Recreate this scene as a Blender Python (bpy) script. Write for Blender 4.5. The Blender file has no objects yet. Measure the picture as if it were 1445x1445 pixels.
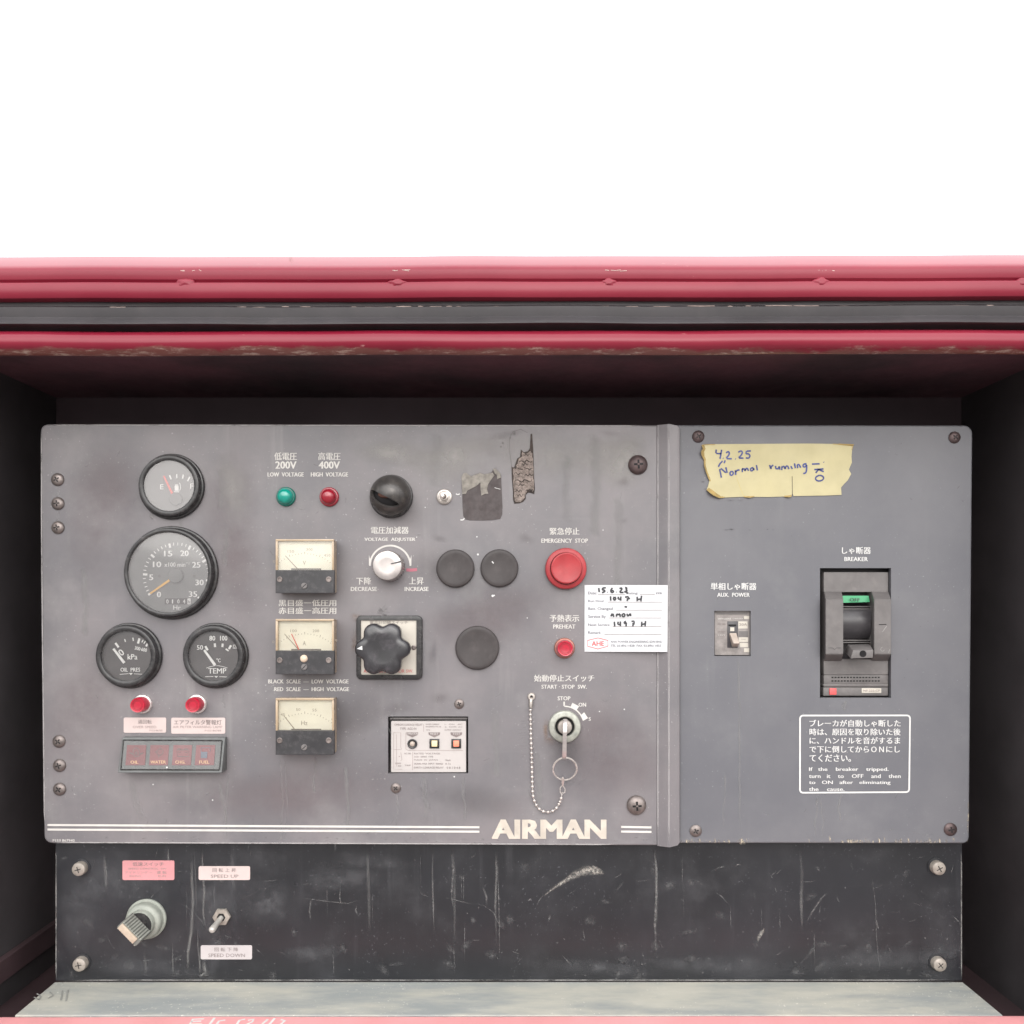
import bpy, bmesh, math, random
from mathutils import Vector, Matrix
from mathutils.geometry import tessellate_polygon

# ------------------------------------------------------------------ camera, sky, sun
C = bpy.context.scene
S = 0.00065          # metres per panel unit
D = 1200.0           # distance camera - panel front (units)
CX, CY = 718.0, 855.0
ORG = Vector((0, 0, 1.35))

cam_d = bpy.data.cameras.new('camera')
cam = bpy.data.objects.new('camera', cam_d)
C.collection.objects.link(cam)
cam.location = ORG + Vector((0, -D * S, 0))
cam.rotation_euler = (math.radians(90), 0, 0)
cam_d.sensor_width = 36.0
cam_d.sensor_fit = 'HORIZONTAL'
cam_d.lens = 36.0 * D / 1445.0
cam_d.shift_x = (722.5 - CX) / 1445.0
cam_d.shift_y = (CY - 722.5) / 1445.0
cam_d.clip_start = 0.01
cam_d.clip_end = 500
C.camera = cam

SUN_EL, SUN_AZ = 25.0, -16.0      # azimuth measured from straight behind the camera
world = bpy.data.worlds.new('World')
C.world = world
world.use_nodes = True
wn = world.node_tree.nodes
wl = world.node_tree.links
for n in list(wn):
    wn.remove(n)
wo = wn.new('ShaderNodeOutputWorld')
bg = wn.new('ShaderNodeBackground')
sky = wn.new('ShaderNodeTexSky')
sky.sky_type = 'NISHITA'
sky.sun_disc = False
sky.sun_elevation = math.radians(SUN_EL)
sky.sun_rotation = math.radians(180 + SUN_AZ)
sky.altitude = 0
sky.air_density = 1.0
sky.dust_density = 5.0
sky.ozone_density = 1.0
hsv = wn.new('ShaderNodeHueSaturation')      # overcast: the cloud cover takes the blue out
hsv.inputs['Saturation'].default_value = 0.18
hsv.inputs['Value'].default_value = 1.0
wl.new(sky.outputs[0], hsv.inputs['Color'])
cloud = wn.new('ShaderNodeMix')
cloud.data_type = 'RGBA'
cloud.inputs[0].default_value = 0.8
tc = wn.new('ShaderNodeTexCoord')                          # overcast layer: zenith three times as bright as the horizon
sep = wn.new('ShaderNodeSeparateXYZ')
wl.new(tc.outputs['Generated'], sep.inputs[0])
grad = wn.new('ShaderNodeMapRange')
grad.inputs['From Min'].default_value = 0.0
grad.inputs['From Max'].default_value = 1.0
grad.inputs['To Min'].default_value = 2.8
grad.inputs['To Max'].default_value = 11.8
wl.new(sep.outputs['Z'], grad.inputs['Value'])
ccol = wn.new('ShaderNodeMix')
ccol.data_type = 'RGBA'
ccol.blend_type = 'MULTIPLY'
ccol.inputs[0].default_value = 1.0
ccol.inputs[6].default_value = (0.985, 0.995, 1.0, 1)
wl.new(grad.outputs[0], ccol.inputs[7])
wl.new(ccol.outputs[2], cloud.inputs[7])
wl.new(hsv.outputs[0], cloud.inputs[6])
wl.new(cloud.outputs[2], bg.inputs['Color'])
bg.inputs['Strength'].default_value = 0.15
wl.new(bg.outputs[0], wo.inputs['Surface'])

sun_d = bpy.data.lights.new('sun', 'SUN')
sun_d.energy = 0.5
sun_d.angle = math.radians(45)
sun_d.color = (1.0, 0.965, 0.92)
sun = bpy.data.objects.new('sun', sun_d)
C.collection.objects.link(sun)
_el, _az = math.radians(SUN_EL), math.radians(SUN_AZ)
_to = Vector((math.sin(_az) * math.cos(_el), -math.cos(_az) * math.cos(_el), math.sin(_el)))
sun.rotation_euler = (-_to).to_track_quat('-Z', 'Y').to_euler()
sun.location = ORG + _to * 5

C.view_settings.view_transform = 'Standard'
C.view_settings.look = 'None'
C.view_settings.exposure = 1.2
C.view_settings.gamma = 1.0
C.cycles.transparent_max_bounces = 32
C.cycles.use_denoising = True

# ------------------------------------------------------------------ helpers: objects
BASE = {}
STUFF = {'run_marks', 'scuffs', 'dust_film', 'painted_sheen', 'grime_patches', 'grime_smears', 'chipped_edge', 'glue_specks', 'paint_flecks', 'paint_chips', 'dust_line', 'foam_cracks', 'rust_bloom', 'glue_flecks', 'foam_crumbs', 'edge_wear_highlight', 'dust_smear', 'peeled_outline', 'browned_edge'}      # uncountable marks of wear and painted sheen


def pt(px, py, h=0.0):
    """point of the panel space seen at photo position (px, py) lying h in front of the panel"""
    k = (D - h) / D
    return Vector(((px - CX) * k, -h, (CY - py) * k))


def thing(name, label, cat, base, group=None):
    o = bpy.data.objects.new(name, None)
    o.empty_display_size = 0.01
    C.collection.objects.link(o)
    o.location = ORG + base * S
    o['label'] = label
    o['category'] = cat
    if group:
        o['group'] = group
    BASE[o.name] = base.copy()
    return o


def mesh_from(bm, base, name, sharp=0.6):
    for f in bm.faces:
        f.smooth = f.calc_area() < 1500      # big plane faces stay flat
    for e in bm.edges:
        if len(e.link_faces) == 2:
            try:
                if e.calc_face_angle() > sharp:
                    e.smooth = False
            except ValueError:
                pass
    for v in bm.verts:
        v.co = (v.co - base) * S
    me = bpy.data.meshes.new(name)
    bm.to_mesh(me)
    bm.free()
    return me


def part(name, bm, mat, parent, label=None, sharp=0.6):
    base = BASE[parent.name]
    me = mesh_from(bm, base, name, sharp)
    me.materials.append(mat)
    o = bpy.data.objects.new(name, me)
    C.collection.objects.link(o)
    o.parent = parent
    BASE[o.name] = base
    if label:
        o['label'] = label
    if name in STUFF:
        o['kind'] = 'stuff'
    return o


def solo(name, bm, mat, base, label, cat, group=None, sharp=0.6):
    """a top-level thing that is one mesh (it may still carry parts)"""
    me = mesh_from(bm, base, name, sharp)
    me.materials.append(mat)
    o = bpy.data.objects.new(name, me)
    C.collection.objects.link(o)
    o.location = ORG + base * S
    o['label'] = label
    o['category'] = cat
    if group:
        o['group'] = group
    BASE[o.name] = base.copy()
    return o


# ------------------------------------------------------------------ helpers: shapes
def NB():
    return bmesh.new()


def lathe(bm, c, prof, n=40, axis=Vector((0, -1, 0)), lobes=None):
    axis = axis.normalized()
    u = axis.cross(Vector((0, 0, 1)))
    if u.length < 1e-4:
        u = Vector((1, 0, 0))
    u.normalize()
    v = u.cross(axis).normalized()
    rings = []
    for r, h in prof:
        if r <= 1e-6:
            rings.append([bm.verts.new(c + axis * h)])
        else:
            ring = []
            for i in range(n):
                a = 2 * math.pi * i / n
                rr = r if lobes is None else r * lobes(a, h)
                ring.append(bm.verts.new(c + axis * h + u * (rr * math.cos(a)) + v * (rr * math.sin(a))))
            rings.append(ring)
    for a, b in zip(rings[:-1], rings[1:]):
        if len(a) == 1 and len(b) == 1:
            continue
        for i in range(n):
            j = (i + 1) % n
            if len(a) == 1:
                bm.faces.new((a[0], b[i], b[j]))
            elif len(b) == 1:
                bm.faces.new((a[i], a[j], b[0]))
            else:
                bm.faces.new((a[i], a[j], b[j], b[i]))
    return bm


def fix(bm):
    bmesh.ops.recalc_face_normals(bm, faces=bm.faces[:])
    return bm


def boxp(bm, x0, x1, y0, y1, h0, h1, b=0.0, seg=2):
    """box whose front face covers the photo rectangle x0..x1, y0..y1 at height h1, going straight back to h0"""
    p = [pt(x0, y0, h1), pt(x1, y0, h1), pt(x1, y1, h1), pt(x0, y1, h1)]
    fv = [bm.verts.new(q) for q in p]
    bv = [bm.verts.new(Vector((q.x, -h0, q.z))) for q in p]
    fs = [bm.faces.new(fv), bm.faces.new(bv[::-1])]
    for i in range(4):
        j = (i + 1) % 4
        fs.append(bm.faces.new((fv[j], fv[i], bv[i], bv[j])))
    bmesh.ops.recalc_face_normals(bm, faces=fs)
    if b > 0:
        es = list({e for f in fs for e in f.edges})
        bmesh.ops.bevel(bm, geom=es, offset=b, segments=seg, profile=0.5, affect='EDGES')
    return bm


def hull8(bm, front, back, b=0.0, seg=2):
    """frustum between two quads given as lists of 4 points (same order)"""
    fv = [bm.verts.new(q) for q in front]
    bv = [bm.verts.new(q) for q in back]
    fs = [bm.faces.new(fv), bm.faces.new(bv[::-1])]
    n = len(fv)
    for i in range(n):
        j = (i + 1) % n
        fs.append(bm.faces.new((fv[j], fv[i], bv[i], bv[j])))
    bmesh.ops.recalc_face_normals(bm, faces=fs)
    if b > 0:
        es = list({e for f in fs for e in f.edges})
        bmesh.ops.bevel(bm, geom=es, offset=b, segments=seg, profile=0.5, affect='EDGES')
    return bm


def rpoly(corners, r, inset=0.0, n=6):
    """rounded polygon (photo px corners, clockwise on the picture) -> list of (px, py)"""
    m = len(corners)
    cs = [Vector(c) for c in corners]
    if inset:
        new = []
        for i in range(m):
            a, b, c = cs[i - 1], cs[i], cs[(i + 1) % m]
            d1 = (b - a).normalized()
            d2 = (c - b).normalized()
            n1 = Vector((-d1.y, d1.x))
            n2 = Vector((-d2.y, d2.x))
            bis = (n1 + n2)
            bis = bis / max(bis.length_squared, 1e-6) * 2
            new.append(b + bis * inset)
        cs = new
    out = []
    rs = r if isinstance(r, (list, tuple)) else [r] * m
    for i in range(m):
        rr = max(rs[i] - inset, 0.0)
        a, b, c = cs[i - 1], cs[i], cs[(i + 1) % m]
        if rr < 0.05:
            out += [(b.x, b.y)] * (1 if rs[i] < 0.05 else n + 1)
            continue
        d1 = (a - b).normalized()
        d2 = (c - b).normalized()
        ang = d1.angle(d2)
        t = rr / math.tan(ang / 2)
        p1, p2 = b + d1 * t, b + d2 * t
        cen = b + (d1 + d2).normalized() * (rr / math.sin(ang / 2))
        a1 = math.atan2(p1.y - cen.y, p1.x - cen.x)
        a2 = math.atan2(p2.y - cen.y, p2.x - cen.x)
        da = (a2 - a1 + math.pi) % (2 * math.pi) - math.pi
        for k in range(n + 1):
            q = a1 + da * k / n
            out.append((cen.x + rr * math.cos(q), cen.y + rr * math.sin(q)))
    return out


def rect(x0, y0, x1, y1):
    return [(x0, y0), (x1, y0), (x1, y1), (x0, y1)]


def sheet(bm, corners, r, h, t, bev, holes=()):
    """metal sheet with rounded corners, a rolled edge and openings"""
    chain = []
    for k in range(4):
        q = math.pi / 2 * k / 3
        ins = bev * (1 - math.sin(q))
        hh = h - bev * (1 - math.cos(q))
        chain.append([bm.verts.new(pt(x, y, 0) + Vector((0, -hh, 0))) for x, y in rpoly(corners, [max(q_, 2.3) for q_ in (r if isinstance(r, list) else [r] * len(corners))], ins * 0.96)])
    back = [bm.verts.new(Vector((v.co.x, -(h - t), v.co.z))) for v in chain[-1]]
    chain.append(back)
    for a, b in zip(chain[:-1], chain[1:]):
        n = len(a)
        for i in range(n):
            j = (i + 1) % n
            bm.faces.new((a[i], a[j], b[j], b[i]))
    front = bm.faces.new(chain[0])
    fix(bm)
    cuts = []
    for x0, y0, x1, y1 in holes:
        a, b = pt(x0, y0), pt(x1, y1)
        cuts.append((a.x, b.x, b.z, a.z))
        for co, no in ((a, (1, 0, 0)), (b, (1, 0, 0)), (a, (0, 0, 1)), (b, (0, 0, 1))):
            fs = [f for f in bm.faces if abs(f.normal.y) > 0.99 and abs(f.calc_center_median().y + h) < 1e-3]
            es = {e for f in fs for e in f.edges}
            vs = {v for f in fs for v in f.verts}
            bmesh.ops.bisect_plane(bm, geom=list(fs) + list(es) + list(vs), plane_co=co, plane_no=no, dist=1e-4)
            bm.normal_update()
    dead = []
    for f in bm.faces:
        c = f.calc_center_median()
        if abs(f.normal.y) > 0.99 and abs(c.y + h) < 1e-3:
            for xa, xb, za, zb in cuts:
                if xa < c.x < xb and za < c.z < zb:
                    dead.append(f)
    bmesh.ops.delete(bm, geom=dead, context='FACES')
    for xa, xb, za, zb in cuts:
        f = [Vector((xa, -h, zb)), Vector((xb, -h, zb)), Vector((xb, -h, za)), Vector((xa, -h, za))]
        fv = [bm.verts.new(p) for p in f]
        bk = [bm.verts.new(p + Vector((0, min(t, 8), 0))) for p in f]
        for i in range(4):
            j = (i + 1) % 4
            bm.faces.new((fv[i], fv[j], bk[j], bk[i]))
    bm.normal_update()
    # make the front look at the camera
    fr = max(bm.faces, key=lambda f: f.calc_area())
    if fr.normal.y > 0:
        bmesh.ops.reverse_faces(bm, faces=bm.faces[:])
    return bm


def flat_poly(bm, pts3):
    """filled polygon from 3-D points (concave allowed)"""
    vs = [bm.verts.new(p) for p in pts3]
    for tri in tessellate_polygon([[Vector((v.co.x, v.co.z, 0)) for v in vs]]):
        f = bm.faces.new([vs[i] for i in tri])
        f.normal_update()
        if f.normal.y > 0:
            f.normal_flip()
    return bm


def slab(bm, pts2, h0, h1):
    """thin slab with a concave outline in photo px"""
    fr = [bm.verts.new(pt(x, y, h1)) for x, y in pts2]
    bk = [bm.verts.new(Vector((v.co.x, -h0, v.co.z))) for v in fr]
    n = len(fr)
    for i in range(n):
        j = (i + 1) % n
        bm.faces.new((fr[i], fr[j], bk[j], bk[i]))
    for tri in tessellate_polygon([[Vector((v.co.x, v.co.z, 0)) for v in fr]]):
        bm.faces.new([fr[i] for i in tri])
    fix(bm)
    return bm


def disc(bm, c, r, n=32, r0=None):
    if r0 is None:
        f = bm.faces.new([bm.verts.new(c + Vector((r * math.cos(-2 * math.pi * i / n), 0, r * math.sin(-2 * math.pi * i / n)))) for i in range(n)])
        f.normal_update()
        if f.normal.y > 0:
            f.normal_flip()
    else:
        a = [bm.verts.new(c + Vector((r0 * math.cos(2 * math.pi * i / n), 0, r0 * math.sin(2 * math.pi * i / n)))) for i in range(n)]
        b = [bm.verts.new(c + Vector((r * math.cos(2 * math.pi * i / n), 0, r * math.sin(2 * math.pi * i / n)))) for i in range(n)]
        for i in range(n):
            j = (i + 1) % n
            bm.faces.new((a[i], a[j], b[j], b[i]))
    return bm


def ribbon(bm, pts3, w, closed=False, taper=False):
    """flat stroke lying in the panel direction"""
    n = len(pts3)
    L, R = [], []
    for i, p in enumerate(pts3):
        a = pts3[i - 1] if (i > 0 or closed) else p
        b = pts3[(i + 1) % n] if (i < n - 1 or closed) else p
        d = Vector((b.x - a.x, 0, b.z - a.z))
        if d.length < 1e-6:
            d = Vector((1, 0, 0))
        d.normalize()
        q = Vector((-d.z, 0, d.x))
        ww = w
        if taper:
            ww = w * (0.25 + 0.75 * math.sin(math.pi * (i + 0.5) / n))
        L.append(bm.verts.new(p + q * ww / 2))
        R.append(bm.verts.new(p - q * ww / 2))
    m = n if closed else n - 1
    for i in range(m):
        j = (i + 1) % n
        f = bm.faces.new((L[i], L[j], R[j], R[i]))
        f.normal_update()
        if f.normal.y > 0:
            f.normal_flip()
    return bm


def stroke(bm, pts2, w, h, closed=False, hf=None):
    P = [pt(x, y, hf(x) if hf else h) for x, y in pts2]
    # soften a little
    if len(P) > 2 and not closed:
        Q = [P[0]]
        for i in range(len(P) - 1):
            a, b = P[i], P[i + 1]
            Q.append(a * 0.75 + b * 0.25)
            Q.append(a * 0.25 + b * 0.75)
        Q.append(P[-1])
        P = Q
    return ribbon(bm, P, w, closed)


def tube(bm, pts3, r, n=10, closed=False, caps=True):
    rings = []
    m = len(pts3)
    prev = None
    for i, p in enumerate(pts3):
        a = pts3[i - 1] if (i > 0 or closed) else p
        b = pts3[(i + 1) % m] if (i < m - 1 or closed) else p
        d = (b - a).normalized()
        if prev is None:
            u = d.cross(Vector((0, 1, 0.13)))
            if u.length < 1e-3:
                u = d.cross(Vector((1, 0, 0)))
        else:
            u = prev - d * prev.dot(d)
        u.normalize()
        prev = u
        v = d.cross(u)
        rr = r[i] if isinstance(r, (list, tuple)) else r
        rings.append([bm.verts.new(p + u * rr * math.cos(2 * math.pi * k / n) + v * rr * math.sin(2 * math.pi * k / n)) for k in range(n)])
    mm = m if closed else m - 1
    for i in range(mm):
        A, B = rings[i], rings[(i + 1) % m]
        for k in range(n):
            l = (k + 1) % n
            bm.faces.new((A[k], A[l], B[l], B[k]))
    if caps and not closed:
        bm.faces.new(rings[0][::-1])
        bm.faces.new(rings[-1])
    fix(bm)
    return bm


def ball(bm, c, r, sub=2, sc=(1, 1, 1)):
    ret = bmesh.ops.create_icosphere(bm, subdivisions=sub, radius=r)
    for v in ret['verts']:
        v.co = Vector((v.co.x * sc[0], v.co.y * sc[1], v.co.z * sc[2])) + c
    return bm


def extrude_x(bm, prof, x0, x1, n=70, wob=0.0, tilt=0.0, seed=1):
    """profile of (h, z) swept along the panel; closed"""
    rng = random.Random(seed)
    ph = [rng.uniform(0, 6.28) for _ in range(4)]
    rings = []
    for i in range(n + 1):
        x = x0 + (x1 - x0) * i / n
        dz = tilt * x + wob * (math.sin(x * 0.011 + ph[0]) + 0.6 * math.sin(x * 0.027 + ph[1]))
        dh = wob * (0.8 * math.sin(x * 0.017 + ph[2]) + 0.4 * math.sin(x * 0.041 + ph[3]))
        rings.append([bm.verts.new(Vector((x, -(h + dh), z + dz))) for h, z in prof])
    m = len(prof)
    for A, B in zip(rings[:-1], rings[1:]):
        for k in range(m):
            l = (k + 1) % m
            bm.faces.new((A[k], A[l], B[l], B[k]))
    bm.faces.new(rings[0])
    bm.faces.new(rings[-1][::-1])
    fix(bm)
    return bm


def crop(x0, y0, s):
    return lambda u, v: (x0 + u / s, y0 + v / s)


# ------------------------------------------------------------------ helpers: materials
def _nt(name):
    m = bpy.data.materials.new(name)
    m.use_nodes = True
    nt = m.node_tree
    return m, nt, nt.nodes['Principled BSDF']


def _noise(nt, scale, detail=4, rough=0.55, stretch=None, coord='Object', off=(0, 0, 0)):
    tc = nt.nodes.new('ShaderNodeTexCoord')
    mp = nt.nodes.new('ShaderNodeMapping')
    mp.inputs['Location'].default_value = off
    if stretch:
        mp.inputs['Scale'].default_value = stretch
    nt.links.new(tc.outputs[coord], mp.inputs['Vector'])
    n = nt.nodes.new('ShaderNodeTexNoise')
    n.inputs['Scale'].default_value = scale
    n.inputs['Detail'].default_value = detail
    n.inputs['Roughness'].default_value = rough
    nt.links.new(mp.outputs[0], n.inputs['Vector'])
    return n.outputs['Fac']


def _ramp(nt, fac, a, b, lo=0.0, hi=1.0):
    r = nt.nodes.new('ShaderNodeMapRange')
    r.inputs['From Min'].default_value = a
    r.inputs['From Max'].default_value = b
    r.inputs['To Min'].default_value = lo
    r.inputs['To Max'].default_value = hi
    r.clamp = True
    r.interpolation_type = 'SMOOTHSTEP'
    nt.links.new(fac, r.inputs['Value'])
    return r.outputs[0]


def _mix(nt, fac, a, b):
    m = nt.nodes.new('ShaderNodeMix')
    m.data_type = 'RGBA'
    for sock, val in ((m.inputs[0], fac), (m.inputs[6], a), (m.inputs[7], b)):
        if hasattr(val, 'is_output'):
            nt.links.new(val, sock)
        elif isinstance(val, (int, float)):
            sock.default_value = val
        else:
            sock.default_value = (*val, 1)
    return m.outputs[2]


def _math(nt, op, a, b=None):
    m = nt.nodes.new('ShaderNodeMath')
    m.operation = op
    for i, val in enumerate((a, b)):
        if val is None:
            continue
        if hasattr(val, 'is_output'):
            nt.links.new(val, m.inputs[i])
        else:
            m.inputs[i].default_value = val
    return m.outputs[0]


def _bump(nt, p, fac, strength, dist=0.0004):
    b = nt.nodes.new('ShaderNodeBump')
    b.inputs['Strength'].default_value = strength
    b.inputs['Distance'].default_value = dist
    nt.links.new(fac, b.inputs['Height'])
    nt.links.new(b.outputs[0], p.inputs['Normal'])


def M(name, col, rough=0.5, metal=0.0, var=0.12, scale=60, dust=0.0, dustcol=(0.42, 0.38, 0.34), bump=0.0, coat=0.0, spec=0.5, trans=0.0):
    m, nt, p = _nt(name)
    n = _noise(nt, scale, 5)
    c2 = tuple(min(1, c * (1 + var)) for c in col)
    c1 = tuple(c * (1 - var) for c in col)
    out = _mix(nt, _ramp(nt, n, 0.3, 0.7), c1, c2)
    if dust:
        d = _noise(nt, scale * 2.3, 8, 0.7, off=(3, 1, 2))
        out = _mix(nt, _ramp(nt, d, 0.46, 0.8, 0, dust), out, dustcol)
    nt.links.new(out, p.inputs['Base Color'])
    rn = _noise(nt, scale * 0.7, 4, off=(7, 2, 5))
    nt.links.new(_ramp(nt, rn, 0.3, 0.7, rough * 0.82, min(1, rough * 1.18)), p.inputs['Roughness'])
    p.inputs['Metallic'].default_value = metal
    p.inputs['Coat Weight'].default_value = coat
    p.inputs['Coat Roughness'].default_value = 0.12
    p.inputs['Specular IOR Level'].default_value = spec
    if trans:
        p.inputs['Transmission Weight'].default_value = trans
    if bump:
        _bump(nt, p, _noise(nt, scale * 5, 6, 0.6), bump)
    return m


def panel_paint(name, base, tint, pale, rough, speck, streak, st=None):
    """aged semi-gloss paint: cloudy fading, run marks, speckle and fine scratches"""
    m, nt, p = _nt(name)
    big = _noise(nt, 7 if st is None else 16, 8, 0.62, stretch=st)
    out = _mix(nt, _ramp(nt, big, 0.35, 0.68), base, tint)
    cloud = _noise(nt, 16 if st is None else 34, 8, 0.68, stretch=st, off=(2, 0, 4))
    out = _mix(nt, _ramp(nt, cloud, 0.48, 0.8, 0, 0.45), out, pale)
    run = _noise(nt, 60, 4, 0.6, stretch=(1.0, 1.0, 0.06), off=(1, 0, 3))
    run2 = _noise(nt, 14, 3, 0.5, off=(8, 0, 1))
    out = _mix(nt, _math(nt, 'MULTIPLY', _ramp(nt, run, 0.56, 0.8, 0, streak), _ramp(nt, run2, 0.4, 0.65)), out, pale)
    hor = _noise(nt, 120, 3, 0.6, stretch=(0.05, 1, 1.0), off=(4, 0, 6))
    out = _mix(nt, _ramp(nt, hor, 0.62, 0.85, 0, streak * 0.35), out, pale)
    sp = _noise(nt, 420, 2, 0.5, off=(5, 0, 2))
    spm = _noise(nt, 18, 4, 0.6, off=(0, 0, 9))
    out = _mix(nt, _math(nt, 'MULTIPLY', _ramp(nt, sp, 0.66, 0.74, 0, speck), _ramp(nt, spm, 0.42, 0.62)), out, tuple(min(1, c * 1.7) for c in pale))
    nt.links.new(out, p.inputs['Base Color'])
    nt.links.new(_ramp(nt, cloud, 0.3, 0.75, rough * 0.8, rough * 1.25), p.inputs['Roughness'])
    _bump(nt, p, _noise(nt, 300, 5, 0.6), 0.06)
    return m


def red_paint(name, worn=False):
    m, nt, p = _nt(name)
    n = _noise(nt, 12, 6, 0.6, stretch=(0.4, 1, 1))
    out = _mix(nt, _ramp(nt, n, 0.3, 0.72), (0.185, 0.008, 0.024), (0.235, 0.020, 0.038))
    sc = _noise(nt, 260, 4, 0.7, stretch=(0.25, 1, 1), off=(1, 2, 3))
    scm = _noise(nt, 20, 4, 0.6, off=(5, 5, 5))
    out = _mix(nt, _math(nt, 'MULTIPLY', _ramp(nt, sc, 0.66, 0.76, 0, 0.6), _ramp(nt, scm, 0.5, 0.66)), out, (0.62, 0.42, 0.38))
    if worn:
        # paint rubbed through along the lower lip of the rail
        tc = nt.nodes.new('ShaderNodeTexCoord')
        sx = nt.nodes.new('ShaderNodeSeparateXYZ')
        nt.links.new(tc.outputs['Object'], sx.inputs[0])
        w = _noise(nt, 55, 6, 0.7, stretch=(0.45, 1, 1), off=(9, 1, 1))
        zz = _math(nt, 'ADD', sx.outputs['Z'], _math(nt, 'MULTIPLY', _math(nt, 'SUBTRACT', w, 0.5), 0.013))
        mask = _ramp(nt, zz, 0.0072, 0.0046)
        g = _noise(nt, 190, 6, 0.75, stretch=(0.3, 1, 1.0), off=(2, 2, 2))
        rub = _mix(nt, _ramp(nt, g, 0.5, 0.68), (0.19, 0.07, 0.06), (0.46, 0.33, 0.28))
        out = _mix(nt, mask, out, rub)
    nt.links.new(out, p.inputs['Base Color'])
    p.inputs['Roughness'].default_value = 0.26 if worn else 0.34
    p.inputs['Specular IOR Level'].default_value = 0.35
    p.inputs['Coat Weight'].default_value = 0.0
    p.inputs['Coat Roughness'].default_value = 0.25
    _bump(nt, p, _noise(nt, 90, 5, 0.6), 0.12)
    return m


def stain_mat(name, col, strength, scale, stretch, lo=0.35, hi=0.65):
    m, nt, p = _nt(name)
    nt.nodes.remove(p)
    out = nt.nodes['Material Output']
    at = nt.nodes.new('ShaderNodeAttribute')
    at.attribute_name = 'fade'
    n = _noise(nt, scale, 6, 0.68, stretch=stretch)
    fac = _math(nt, 'MULTIPLY', _ramp(nt, at.outputs['Fac'], 0.0, 1.0), _ramp(nt, n, lo, hi, 0.12, strength))
    tr = nt.nodes.new('ShaderNodeBsdfTransparent')
    df = nt.nodes.new('ShaderNodeBsdfDiffuse')
    df.inputs['Color'].default_value = (*col, 1)
    mx = nt.nodes.new('ShaderNodeMixShader')
    nt.links.new(fac, mx.inputs[0])
    nt.links.new(tr.outputs[0], mx.inputs[1])
    nt.links.new(df.outputs[0], mx.inputs[2])
    nt.links.new(mx.outputs[0], out.inputs['Surface'])
    return m


def glass_mat(name, haze, tint=(0.7, 0.66, 0.66), rough=0.05, refl=0.12):
    m, nt, p = _nt(name)
    nt.nodes.remove(p)
    out = nt.nodes['Material Output']
    tr = nt.nodes.new('ShaderNodeBsdfTransparent')
    gl = nt.nodes.new('ShaderNodeBsdfGlossy')
    gl.inputs['Roughness'].default_value = rough
    df = nt.nodes.new('ShaderNodeBsdfDiffuse')
    df.inputs['Color'].default_value = (*tint, 1)
    fr = nt.nodes.new('ShaderNodeFresnel')
    fr.inputs['IOR'].default_value = 1.5
    m1 = nt.nodes.new('ShaderNodeMixShader')
    nt.links.new(_math(nt, 'ADD', fr.outputs[0], refl - 0.04), m1.inputs[0])
    nt.links.new(tr.outputs[0], m1.inputs[1])
    nt.links.new(gl.outputs[0], m1.inputs[2])
    m2 = nt.nodes.new('ShaderNodeMixShader')
    n = _noise(nt, 70, 5, 0.6)
    nt.links.new(_ramp(nt, n, 0.25, 0.75, haze * 0.85, haze * 1.15), m2.inputs[0])
    nt.links.new(m1.outputs[0], m2.inputs[1])
    nt.links.new(df.outputs[0], m2.inputs[2])
    nt.links.new(m2.outputs[0], out.inputs['Surface'])
    return m


m_panel = panel_paint('grey_panel_paint', (0.134, 0.128, 0.137), (0.192, 0.174, 0.180), (0.27, 0.26, 0.256), 0.40, 0.5, 0.55)
m_panel2 = panel_paint('grey_breaker_panel_paint', (0.112, 0.112, 0.126), (0.138, 0.136, 0.148), (0.19, 0.188, 0.194), 0.45, 0.5, 0.35)
m_plate = panel_paint('black_plate_paint', (0.0105, 0.011, 0.0135), (0.018, 0.0185, 0.0225), (0.058, 0.058, 0.064), 0.36, 0.6, 0.5)
m_shelf = panel_paint('dusty_shelf_paint', (0.27, 0.285, 0.28), (0.43, 0.415, 0.36), (0.52, 0.495, 0.43), 0.65, 0.5, 0.5, (0.6, 2.0, 1))
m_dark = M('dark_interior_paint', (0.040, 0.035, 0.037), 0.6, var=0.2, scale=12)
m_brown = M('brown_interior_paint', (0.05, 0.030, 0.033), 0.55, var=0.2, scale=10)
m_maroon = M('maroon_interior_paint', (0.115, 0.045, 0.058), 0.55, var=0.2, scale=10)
m_red = red_paint('red_body_paint')
m_redworn = red_paint('worn_red_rail_paint', True)
m_rubber = M('grey_rubber', (0.04, 0.036, 0.039), 0.45, var=0.12, scale=25, dust=0.15, dustcol=(0.13, 0.105, 0.10), bump=0.1)
m_rubber_b = M('dusty_rubber_lip', (0.07, 0.06, 0.058), 0.7, var=0.25, scale=40, dust=0.9, dustcol=(0.36, 0.25, 0.21), bump=0.3)
m_print = M('white_print', (0.57, 0.545, 0.515), 0.6, var=0.06, scale=80)
m_printr = M('clean_white_print', (0.62, 0.61, 0.60), 0.6, var=0.04, scale=80)
m_cream = M('cream_print', (0.52, 0.465, 0.40), 0.55, var=0.16, scale=60)
m_case = M('black_gauge_case', (0.022, 0.021, 0.022), 0.3, var=0.2, scale=90, dust=0.22, dustcol=(0.3, 0.27, 0.26), bump=0.05)
m_blackpl = M('black_plastic', (0.028, 0.027, 0.030), 0.38, var=0.2, scale=70, dust=0.3, dustcol=(0.22, 0.2, 0.2), bump=0.08)
m_greypl = M('grey_breaker_plastic', (0.135, 0.124, 0.122), 0.5, var=0.12, scale=60, dust=0.3, dustcol=(0.26, 0.23, 0.22), bump=0.1)
m_drum = M('dark_drum_plastic', (0.05, 0.046, 0.05), 0.35, var=0.12, scale=60, dust=0.2, dustcol=(0.2, 0.18, 0.18))
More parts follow.
